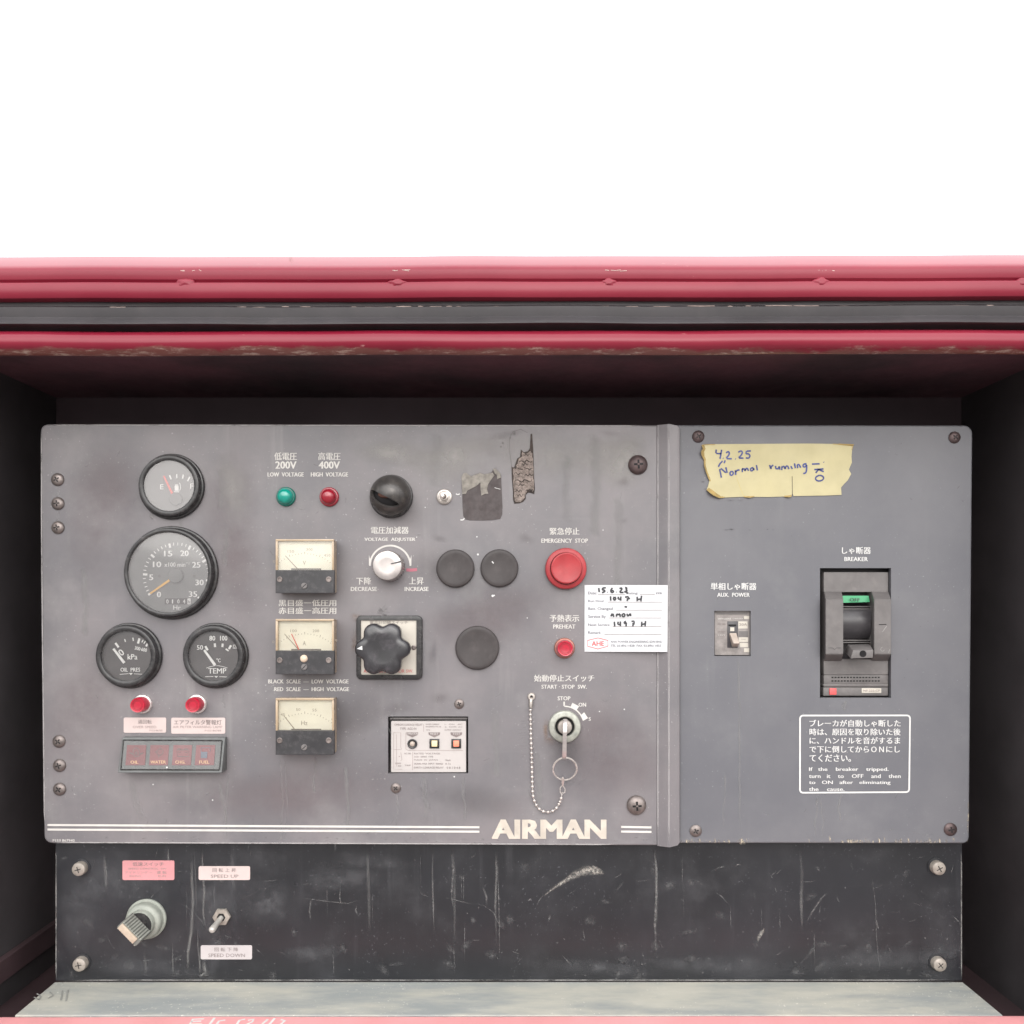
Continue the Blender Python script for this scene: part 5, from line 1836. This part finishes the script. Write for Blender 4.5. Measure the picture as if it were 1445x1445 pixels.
# ------------------------------------------------------------------ key switch, key, bead chain
c = pt(796.6, 1024.8, 0)
g = thing('key_switch', 'round grey metal start key switch below the STOP lettering', 'key switch', c)
part('lock_ring', fix(lathe(NB(), c, [(22.6, 0.1), (22.8, 1), (22.8, 5), (21.8, 6.6), (20, 7.2), (15, 7.4), (13.8, 6.6), (13.4, 3)], 48)), m_lock, g)
part('recess', fix(lathe(NB(), c, [(13.6, 3.2), (11.6, 3.0), (10, 2.6)], 40)), m_hole, g)
part('lock_core', fix(lathe(NB(), c, [(10.2, 2.5), (10.2, 7.5), (9.4, 8.6), (0, 9.2)], 36)), m_nickel, g)
base = pt(797, 1040, 9)
g = thing('ignition_key', 'steel key standing in the start switch with a wire ring hanging below', 'key', base)
bm = NB()
prof = [(1019, 9), (1014.5, 22), (1015, 33), (1022, 39), (1034, 40), (1060, 33), (1069, 28), (1072, 22), (1070, 16), (1060, 11), (1036, 9)]
zc = lambda py, h: (CY - py) * (D - h) / D
L = []
R = []
for py, h in prof:
    xk = (797.6 - (py - 1015) * 0.025 - CX) * (D - h) / D
    L.append(Vector((xk - 2.9, -h, zc(py, h))))
    R.append(Vector((xk + 2.9, -h, zc(py, h))))
hull8(bm, L, R, 0.7)
part('key_blade', bm, m_key, g, sharp=0.7)
bm = NB()
cr = pt(797.2, 1085, 18)
P = []
for k in range(48):
    a = 2 * math.pi * k / 48
    P.append(cr + Vector((16.4 * math.cos(a), -6 * math.sin(a), 16.6 * math.sin(a))))
tube(bm, P, 1.25, 8, True)
part('key_ring', bm, m_chrome, g)

base = pt(750, 982.8, 0)
g = thing('bead_chain', 'thin ball chain hanging from a rivet and looping up to the key ring', 'chain', base)
part('anchor_rivet', fix(lathe(NB(), pt(750, 982.8, 0), [(5.6, 0.1), (5.6, 1.8), (4.8, 2.6), (2.2, 2.8), (1.6, 1.8), (0, 1.6)], 26)), m_nickel, g)
part('rivet_hole', disc(NB(), pt(750, 982.8, 2.9), 1.5, 14), m_hole, g)
bm = NB()
tube(bm, [pt(749.6, 987, 3.4), pt(749.2, 990, 3.8), pt(749, 998.6, 3.8)], [2.6, 3.2, 2.8], 12)
part('ferrule', bm, m_nickel, g)
c7 = crop(720, 920, 6.02)
path = [c7(*q) for q in ((172, 492), (171, 520), (174, 620), (176, 720), (180, 830), (183, 940), (186, 1060), (190, 1180), (196, 1235), (208, 1275), (226, 1308), (250, 1336), (280, 1354), (312, 1361), (344, 1358), (372, 1345), (396, 1322), (414, 1293), (429, 1258), (438, 1218))]
path = [pt(x, y, 3.2 + (8 if i > 17 else 0)) for i, (x, y) in enumerate(path)]
bm = NB()
tube(bm, path, 0.7, 6)
seg = 0.0
acc = 0.0
step = 6.75
for a, b in zip(path[:-1], path[1:]):
    d = (b - a).length
    while acc <= d:
        p = a.lerp(b, acc / d)
        ball(bm, p, 2.25, 2)
        acc += step
    acc -= d
part('beads', bm, m_chrome, g)
bm = NB()
P = [c7(*q) for q in ((440, 1215), (424, 1190), (424, 1160), (436, 1138), (450, 1140), (466, 1165), (464, 1192), (448, 1202), (438, 1188))]
tube(bm, [pt(x, y, 10) for x, y in P], 0.8, 8)
tube(bm, [pt(*c7(446, 1140), 11), pt(*c7(446, 1112), 13), pt(*c7(448, 1066), 16)], [0.9, 1.9, 1.6], 8)
part('clip', bm, m_chrome, g)

# ------------------------------------------------------------------ service card (lies over the raised flange)
base = pt(884, 872, 4)
HC = lambda X: 1.0 + (X - 825) / 117 * 7.6
bm = NB()
corn = [(825, 825.5), (942.4, 825.7), (941.8, 919.9), (824.8, 919.6)]
F = [pt(x, y, HC(x)) for x, y in corn]
hull8(bm, F, [p + Vector((0, 0.5, 0)) for p in F])
card = solo('service_card', bm, m_paper, base, 'white service record card with handwritten dates, right of the preheat lamp', 'card')
ci = crop(720, 740, 6.02)


def tl(s_, u0, u1, v0, v1):
    a = ci(u0, v0)
    b = ci(u1, v1)
    return (s_, a[0], b[0], a[1], b[1])


hc2 = lambda X, Y: HC(X) + 0.4
text(card, [tl('Date:', 662, 735, 571, 594), tl('Rating:', 990, 1086, 573, 600), tl('kVA', 1240, 1290, 573, 594), tl('Run Hour', 662, 800, 640, 660), tl('Batt. Changed', 662, 870, 704, 733), tl('Service By', 662, 812, 770, 802), tl('Next Service', 662, 845, 841, 864), tl('Remark', 662, 770, 908, 930)], M('card_print', (0.15, 0.15, 0.17), 0.7), 'form_print', hf=hc2, bold=0.012)
text(card, [tl('AHA POWER ENGINEERING SDN BHD', 853, 1292, 987, 1006), tl('TEL 03-89611828  FAX 03-89611855', 853, 1282, 1020, 1040)], M('card_small_print', (0.16, 0.16, 0.18), 0.7), 'address_print', hf=hc2, bold=0.012)
text(card, [tl('AHE', 692, 798, 992, 1032)], m_inkr, 'logo_letters', hf=hc2, bold=0.015)
bm = NB()
P = [ci(*q) for q in ((658, 985), (745, 964), (830, 985), (830, 1035), (745, 1058), (658, 1035))]
ribbon(bm, [pt(x, y, HC(x) + 0.4) for x, y in P], 0.9, True)
part('logo_hexagon', bm, m_inkr, card)
bm = NB()
for (a, b, v) in ((745, 975, 597), (1100, 1228, 596), (830, 1290, 660), (900, 1290, 728), (840, 1285, 795), (870, 1285, 868), (800, 1285, 934)):
    stroke(bm, [ci(a, v), ci(b, v)], 0.65, 0, hf=lambda X: HC(X) + 0.35)
part('ruled_lines', bm, m_ink, card)
bm = NB()


def hw_(bm, strokes, f, w, hf=None, h=0.0):
    for k, P in enumerate(strokes):
        stroke(bm, [f(*p) for p in P], w, h, hf=hf)


hw_(bm, [[(752, 540), (756, 575)], [(812, 538), (785, 540), (782, 556), (800, 558), (806, 570), (780, 580)], [(826, 575), (830, 577)], [(868, 538), (852, 562), (862, 580), (880, 574), (872, 560), (854, 564)], [(902, 574), (906, 576)], [(928, 545), (946, 538), (950, 552), (926, 578), (962, 578)], [(975, 536), (992, 538), (982, 552), (994, 558), (985, 576), (968, 570)], [(990, 536), (984, 560), (996, 590)],
         [(852, 610), (854, 648)], [(884, 614), (876, 632), (886, 646), (898, 632), (888, 614)], [(920, 614), (914, 634), (942, 634)], [(940, 612), (938, 648)], [(975, 618), (1010, 612), (992, 650)], [(990, 634), (1018, 628)], [(1078, 614), (1080, 652)], [(1116, 606), (1110, 654)], [(1080, 638), (1116, 632)],
         [(972, 702), (982, 698), (992, 704)],
         [(855, 782), (868, 752), (880, 786)], [(860, 772), (882, 766)], [(902, 784), (905, 758), (918, 770), (930, 756), (935, 786)], [(955, 758), (948, 780), (972, 784), (975, 762), (956, 758)], [(992, 758), (998, 786), (1022, 752), (1024, 780)],
         [(884, 826), (888, 866)], [(918, 826), (912, 850), (942, 848)], [(936, 824), (936, 864)], [(982, 822), (966, 832), (976, 846), (988, 828), (984, 866)], [(1030, 824), (1058, 820), (1040, 866)], [(1036, 846), (1058, 842)], [(1118, 826), (1116, 868)], [(1150, 820), (1146, 866)], [(1118, 850), (1150, 842)]],
    ci, 2.3, hf=lambda X: HC(X) + 0.55)
part('handwriting', bm, m_inkk, card)

# ------------------------------------------------------------------ yellow masking tape note
ct_ = crop(980, 620, 1445 / 235)
base = pt(1095, 663, 0)
OUT = [(62, 52), (100, 42), (400, 40), (700, 38), (1000, 36), (1250, 40), (1382, 44), (1368, 90), (1362, 150), (1366, 200), (1340, 262), (1360, 300), (1330, 355), (1300, 385), (1272, 418), (1276, 482), (1100, 488), (860, 492), (852, 470), (850, 320), (845, 320), (846, 470), (844, 494), (640, 500), (430, 498), (215, 506), (160, 478), (105, 440), (118, 405), (130, 360), (118, 330), (100, 285), (84, 230), (82, 180), (60, 130), (58, 105), (72, 80)]
bm = NB()
HT = lambda x, y: 0.9
fv = [bm.verts.new(pt(*ct_(*q), HT(*ct_(*q)))) for q in OUT]
bv = [bm.verts.new(v.co + Vector((0, 0.5, 0))) for v in fv]
for i in range(len(fv)):
    j = (i + 1) % len(fv)
    bm.faces.new((fv[i], fv[j], bv[j], bv[i]))
for tri in tessellate_polygon([[Vector((v.co.x, v.co.z, 0)) for v in fv]]):
    bm.faces.new([fv[i] for i in tri])
fix(bm)
tape = solo('tape_note', bm, m_tape, base, 'torn yellow masking tape with blue handwriting stuck on the breaker panel', 'tape note', sharp=0.3)
bm = NB()
for P, I, hh_ in (([(62, 50), (72, 80), (57, 108), (62, 140), (82, 182)], [(84, 50), (96, 80), (84, 108), (86, 140), (100, 182)], (1.2, 4.5, 5.5, 4.0, 1.4)),
                  ([(82, 182), (84, 230), (100, 286), (118, 330), (131, 362)], [(96, 182), (98, 230), (114, 286), (132, 330), (142, 362)], (1.3, 3.0, 3.4, 3.2, 1.2)),
                  ([(104, 438), (130, 462), (160, 484), (215, 510), (260, 506)], [(126, 420), (156, 440), (190, 466), (230, 494), (262, 498)], (2.0, 6.0, 6.5, 3.5, 1.1)),
                  ([(430, 502), (480, 506), (520, 500)], [(430, 492), (480, 492), (520, 492)], (1.0, 3.0, 1.0)), ([(780, 500), (830, 502), (846, 492)], [(780, 488), (820, 486), (842, 480)], (1.0, 4.0, 1.4)),
                  ([(1250, 36), (1320, 40), (1386, 42)], [(1250, 48), (1320, 54), (1374, 60)], (1.1, 2.6, 3.4))):
    a_ = [bm.verts.new(pt(*ct_(*p), h_)) for p, h_ in zip(P, hh_)]
    b_ = [bm.verts.new(pt(*ct_(*p), 1.1)) for p in I]
    for i in range(len(a_) - 1):
        bm.faces.new((a_[i], a_[i + 1], b_[i + 1], b_[i]))
for P, w in (([(66, 50), (100, 46), (180, 44)], 1.1), ([(1200, 40), (1300, 46), (1378, 48)], 1.1), ([(1374, 60), (1364, 92)], .9)):
    stroke(bm, [ct_(*p) for p in P], w, 0, hf=lambda X: HT(X, 660) + 0.35)
part('browned_edge', bm, m_tapeedge, tape)
bm = NB()
stroke(bm, [ct_(360, 310), ct_(385, 390), ct_(430, 496)], 0.45, 1.0)
part('crease', bm, M('tape_crease', (0.52, 0.42, 0.16), 0.8), tape)
bm = NB()
hw_(bm, [[(190, 88), (184, 122), (232, 124)], [(236, 90), (222, 168)], [(248, 162), (252, 166)], [(274, 118), (292, 104), (304, 116), (298, 138), (272, 166), (324, 168)], [(354, 168), (358, 172)], [(380, 112), (402, 98), (418, 110), (408, 136), (378, 162), (426, 162)], [(490, 100), (450, 102), (446, 126), (470, 124), (484, 142), (472, 164), (446, 160)], [(266, 182), (258, 206)],
         [(244, 188), (220, 212), (208, 238)], [(234, 332), (214, 238), (288, 302), (272, 242)], [(318, 276), (306, 292), (314, 314), (334, 306), (338, 284), (320, 276)], [(358, 308), (356, 268)], [(356, 284), (372, 266), (392, 266)], [(416, 284), (414, 250), (418, 262), (432, 250), (442, 278), (444, 256), (458, 248), (468, 272)], [(512, 244), (488, 250), (486, 272), (506, 272), (514, 246), (516, 268)], [(538, 222), (546, 270)],
         [(652, 222), (664, 262), (666, 236), (684, 222)], [(704, 230), (706, 254), (728, 256), (736, 228), (740, 262)], [(758, 266), (758, 232), (764, 242), (778, 230), (788, 262), (790, 238), (806, 226), (820, 258)], [(836, 232), (850, 256)], [(868, 208), (876, 250)], [(896, 250), (892, 220), (908, 216), (922, 246)], [(972, 210), (944, 216), (942, 238), (962, 240), (974, 212), (974, 262), (966, 292), (944, 296)],
         [(1020, 214), (1086, 212)], [(1120, 196), (1124, 200)], [(1040, 262), (1120, 256)], [(1052, 290), (1080, 258), (1086, 262)], [(1082, 262), (1122, 280)],
         [(1086, 310), (1052, 326), (1052, 352), (1084, 364), (1120, 348), (1120, 322), (1088, 310)]],
    ct_, 2.1, hf=lambda X: HT(X, 660) + 0.55)
part('handwriting', bm, m_inkb, tape)

# ------------------------------------------------------------------ auxiliary breaker
base = pt(1034, 894, -10)
ca = crop(1000, 850, 17)
g = thing('auxiliary_breaker', 'small beige breaker switch in the square opening under AUX. POWER', 'circuit breaker', base)
x0, y0 = ca(160, 218)
x1, y1 = ca(985, 1268)
part('body', boxp(NB(), x0 - 1, x1 + 1.0, y0 - 2, y1, -40, -7, 0.6), m_auxface, g)
bm = NB()
for (a, b, v0, v1) in ((712, 935, 456, 628), (722, 945, 840, 950), (748, 945, 972, 1076), (850, 975, 330, 400), (850, 975, 1100, 1195)):
    A, B = ca(a, v0), ca(b, v1)
    slab(bm, rect(A[0], A[1], B[0], B[1]), -7, -6.6)
part('cream_label', bm, m_selplate, g)
bm = NB()
A, B = ca(720, 690), ca(945, 828)
slab(bm, rect(A[0], A[1], B[0], B[1]), -7, -6.6)
A, B = ca(190, 240), ca(930, 290)
slab(bm, rect(A[0], A[1], B[0], B[1]), -7, -6.4)
part('grey_label', bm, m_greypl, g)
L_ = []
for (s_, a, b, v0, v1) in (('EARTH LEAKAGE', 220, 540, 376, 412), ('CIRCUIT', 575, 830, 380, 402), ('AC 100V', 220, 420, 500, 540), ('2P 30A', 220, 400, 690, 720), ('TEST', 210, 400, 775, 796), ('FUJI', 270, 420, 985, 1025), ('20A', 735, 920, 500, 560), ('ON', 780, 880, 870, 900), ('ELECTRIC', 270, 790, 1105, 1135)):
    A, B = ca(a, v0), ca(b, v1)
    L_.append((s_, A[0], B[0], A[1], B[1]))
L_ = [l for l in L_ if l[0] not in ('FUJI', 'ELECTRIC')]
text(g, L_[:1] + L_[1:2] + L_[4:5], m_print, h=-6.3, bold=0.02)
text(g, L_[2:4] + L_[5:], m_ink, h=-6.1)
A, B = ca(450, 455), ca(705, 1090)
sl = part('lever_slot', boxp(NB(), A[0], B[0], A[1], B[1], -8, -6.2, 0.4), m_drum, g)
A, B = ca(478, 530), ca(660, 572)
part('slot_gap', boxp(NB(), A[0], B[0], A[1], B[1], -6.4, -5.8), m_hole, sl)  # dark strip across the lever slot
A, B = ca(520, 600), ca(615, 690)
part('position_mark', boxp(NB(), A[0], B[0], A[1], B[1], -6.4, -5.9), m_selplate, sl)
bm = NB()
F = [pt(*ca(505, 735), -2), pt(*ca(662, 735), -2), pt(*ca(745, 985), 12), pt(*ca(600, 985), 12)]
Bk = [pt(*ca(485, 760), -6.3), pt(*ca(655, 760), -6.3), pt(*ca(690, 1075), -6.3), pt(*ca(560, 1080), -6.3)]
hull8(bm, F, Bk, 0.4)
part('lever', bm, m_taupe, g)

# ------------------------------------------------------------------ main breaker
base = pt(1208, 893, -10)
g = thing('main_breaker', 'large grey moulded breaker in the tall opening, green OFF flag showing', 'circuit breaker', base)
cb = crop(1150, 795, 7.41)


def bp(u, v, h):
    return pt(*cb(u, v), h)


HB = -6.0
bm = NB()
boxp(bm, cb(92, 0)[0], cb(768, 0)[0], cb(0, 92)[1], cb(0, 300)[1], -60, HB, 0.6)
boxp(bm, cb(92, 0)[0], cb(768, 0)[0], cb(0, 1000)[1], cb(0, 1165)[1], -60, HB, 0.6)
boxp(bm, cb(92, 0)[0], cb(768, 0)[0], cb(0, 1168)[1], cb(0, 1262)[1], -60, HB - 0.4, 0.5)
boxp(bm, cb(90, 0)[0], cb(768, 0)[0], cb(0, 1262)[1], cb(0, 1290)[1], -60, HB + 1.2, 0.6)
boxp(bm, cb(88, 0)[0], cb(766, 0)[0], cb(0, 1296)[1], cb(0, 1384)[1], -60, HB, 0.6)
boxp(bm, cb(92, 0)[0], cb(768, 0)[0], cb(0, 296)[1], cb(0, 1004)[1], -60, HB - 22, 0.4)
body = part('body', bm, m_greypl, g)
for (u0, u1, uu0, uu1) in ((95, 278, 112, 296), (590, 768, 618, 796)):
    bm = NB()
    hp = 16
    F = [bp(uu0, 376, hp), bp(uu1, 376, hp), bp(uu1, 948, hp), bp(uu0, 948, hp)]
    Bk = [bp(u0, 292, HB), bp(u1, 292, HB), bp(u1, 1022, HB), bp(u0, 1022, HB)]
    for i in range(4):
        pass
    fv = [bm.verts.new(p) for p in F]
    bk = [bm.verts.new(p) for p in Bk]
    b2 = [bm.verts.new(Vector((p.x, 40, p.z))) for p in Bk]
    bm.faces.new(fv)
    for i in range(4):
        j = (i + 1) % 4
        bm.faces.new((fv[i], bk[i], bk[j], fv[j]))
        bm.faces.new((bk[i], b2[i], b2[j], bk[j]))
    fix(bm)
    bmesh.ops.bevel(bm, geom=[e for e in bm.edges if not e.is_boundary], offset=0.7, segments=2, affect='EDGES')
    part('shoulder', bm, m_greypl, g)
bm = NB()
q = [bp(290, 338, HB - 3), bp(562, 338, HB - 3), bp(574, 404, HB + 1), bp(286, 412, HB + 1)]
hull8(bm, q, [p + Vector((0, 5, 0)) for p in q])
fl = part('off_flag', bm, m_off, g)
x0, y0 = cb(362, 362)
x1, y1 = cb(470, 398)
text(fl, [('OFF', x0, x1, y0, y1)], m_inkk, h=HB + 2.2, bold=0.02)
bm = NB()                        # rounded drum
n = 18
A = []
B = []
for k in range(n + 1):
    t = k / n
    v = 425 + (812 - 425) * t
    h = HB - 16 + 20 * math.sin(math.pi * t) ** 0.6
    A.append(bm.verts.new(bp(286, v, h)))
    B.append(bm.verts.new(bp(590 - 6 * math.cos(math.pi * t) ** 2, v, h)))
for i in range(n):
    bm.faces.new((A[i], B[i], B[i + 1], A[i + 1]))
fix(bm)
part('drum', bm, m_drum, g)
bm = NB()
for v in (448, 472, 800, 822):
    q = [bp(296, v, HB - 3), bp(588, v, HB - 3), bp(588, v + 9, HB - 3), bp(296, v + 9, HB - 3)]
    hull8(bm, q, [p + Vector((0, 6, 0)) for p in q])
part('drum_ribs', bm, m_greypl, g)
bm = NB()
F = [bp(400, 908, 30), bp(612, 908, 30), bp(606, 990, 30), bp(372, 996, 30)]
Bk = [bp(338, 848, 0), bp(572, 842, 0), bp(572, 930, -6), bp(312, 930, -6)]
hull8(bm, F, Bk, 0.8)
hn = part('handle', bm, m_greypl, g)
bm = NB()
c = bp(502, 945, 30.2)
lathe(bm, c, [(4.6, 0), (4.6, 0.4), (0, 0.4)], 20)
part('padlock_hole', fix(bm), m_hole, hn)
bm = NB()
for k in range(16):
    for v in (1192, 1229):
        u = 184 + k * 32.3
        q = [bp(u - 10, v - 6, HB + 0.1), bp(u + 10, v - 6, HB + 0.1), bp(u + 8, v + 7, HB + 0.1), bp(u - 10, v + 7, HB + 0.1)]
        hull8(bm, q, [p + Vector((0, 1, 0)) for p in q])
part('vent_slots', bm, m_hole, g)
part('trip_button', boxp(NB(), *[cb(155, 0)[0], cb(226, 0)[0], cb(0, 1306)[1], cb(0, 1374)[1]], HB - 1, HB + 2.0, 0.4), m_redsq, g)
lb = part('rating_label', boxp(NB(), *[cb(490, 0)[0], cb(694, 0)[0], cb(0, 1306)[1], cb(0, 1356)[1]], HB - 1, HB + 0.8, 0.2), m_selplate, g)
x0, y0 = cb(508, 1318)
x1, y1 = cb(680, 1342)
text(lb, [('NF 225-CP', x0, x1, y0, y1)], m_inkf, h=HB + 1.2)
bm = NB()
ribbon(bm, [bp(668, 640, 16.3), bp(748, 638, 16.3)], 1.0)
part('engraved_mark', bm, m_hole, g)
bm = NB()
ribbon(bm, [bp(705, 718, 16.3), bp(750, 655, 16.3)], 1.1)
ribbon(bm, [bp(768, 938, 16.3), bp(784, 895, 16.3)], 0.9)
P = [bp(706 + 20 * math.cos(a), 898 + 22 * math.sin(a), 16.3) for a in (0.2, 1, 2, 3, 4, 4.8)]
ribbon(bm, P, 0.9)
part('scratch_marks', bm, M('pale_scratch', (0.24, 0.225, 0.22), 0.6), g)
bm = NB()
ribbon(bm, [bp(140, 884, 16.3), bp(185, 884, 16.3), bp(205, 902, 16.3), bp(225, 884, 16.3), bp(270, 884, 16.3)], 0.9)
part('contact_symbol', bm, m_drum, g)

# ------------------------------------------------------------------ rotary speed switch on the plate
c = pt(207.2, 1296.2, HP)
g = thing('speed_switch', 'grey green rotary switch with a slanted ribbed handle on the black plate', 'rotary switch', c)
part('base_ring', fix(lathe(NB(), c, [(28.6, 0.2), (28.6, 3), (27.4, 4.4), (25.6, 4.6)], 48)), m_knobgrey, g)
part('barrel', fix(lathe(NB(), c, [(25.8, 4), (25.6, 12), (24.6, 15), (22.4, 17), (19.4, 17.6), (19.2, 24), (18.4, 26), (0, 26.4)], 48)), m_knobgrey, g)
part('handle_disc', fix(lathe(NB(), c, [(17.6, 26), (17.4, 28), (0, 28.2)], 40)), m_case, g)  # black disc between barrel and handle
d = Vector((0.70, 0, -0.714))
q = Vector((d.z, 0, -d.x)) * -1
hb, hfr = 27.8, 60.0
ch = c + Vector((0, 0, 0))


def rb(s_, t, h):
    return ch + d * s_ + q * t + Vector((0, -h, 0))


bm = NB()
hull8(bm, [rb(-18.5, -4.8, hfr - 2), rb(18.5, -4.8, hfr - 2), rb(18.5, 4.8, hfr - 2), rb(-18.5, 4.8, hfr - 2)],
      [rb(-19, -7.5, hb), rb(19, -7.5, hb), rb(19, 7.5, hb), rb(-19, 7.5, hb)], 0.8)
hn = part('handle', bm, M('grey_grip', (0.15, 0.152, 0.138), 0.5, var=0.15, scale=90), g)
bm = NB()
for k in range(9):
    s0 = -16 + k * 4.0
    for sg in (-1, 1):
        F = [rb(s0 - 1.1, sg * 4.6, hfr - 3), rb(s0 + 1.1, sg * 4.6, hfr - 3), rb(s0 + 1.1, sg * 7.0, hb + 4), rb(s0 - 1.1, sg * 7.0, hb + 4)]
        Bk = [p + q * sg * 1.9 for p in F]
        hull8(bm, Bk, F)
part('grip_ribs', bm, M('dusty_grip_ribs', (0.27, 0.275, 0.245), 0.6, var=0.15, scale=120), hn)
bm = NB()
hull8(bm, [rb(-16.6, -4.4, hfr), rb(13, -4.4, hfr), rb(13, 4.4, hfr), rb(-16.6, 4.4, hfr)],
      [rb(-16.8, -4.8, hfr - 2.2), rb(13.2, -4.8, hfr - 2.2), rb(13.2, 4.8, hfr - 2.2), rb(-16.8, 4.8, hfr - 2.2)], 0.4)
part('painted_edge', bm, m_knobpeach, hn)

# toggle on the plate
c = pt(313.6, 1293, HP)
g = thing('toggle_switch', 'toggle switch with a hexagon nut between the SPEED UP and SPEED DOWN stickers', 'toggle switch', c, 'toggle switches')
bm = NB()
lathe(bm, c, [(12.8, 0.2), (12.8, 4.2), (12, 5.2), (8, 5.4), (6.4, 5.2), (6.2, 3)], 6)
part('hex_nut', fix(bm), m_bolt, g, sharp=0.3)
part('socket', disc(NB(), c + Vector((0, -3.2, 0)), 6.6, 22), m_hole, g)
a = c + Vector((-0.5, -3, -1))
b = c + Vector((-4.5, -30, -8.5))
dd = (b - a)
part('lever', tube(NB(), [a, a + dd * .5, a + dd * .85, b, b + dd.normalized() * 1.6, b + dd.normalized() * 2.4], [3.6, 4.0, 4.7, 4.6, 3.5, 1.6], 16), M('satin_lever_metal', (0.46, 0.44, 0.41), 0.35, 0.3, var=0.12, scale=150), g)

flush_text()
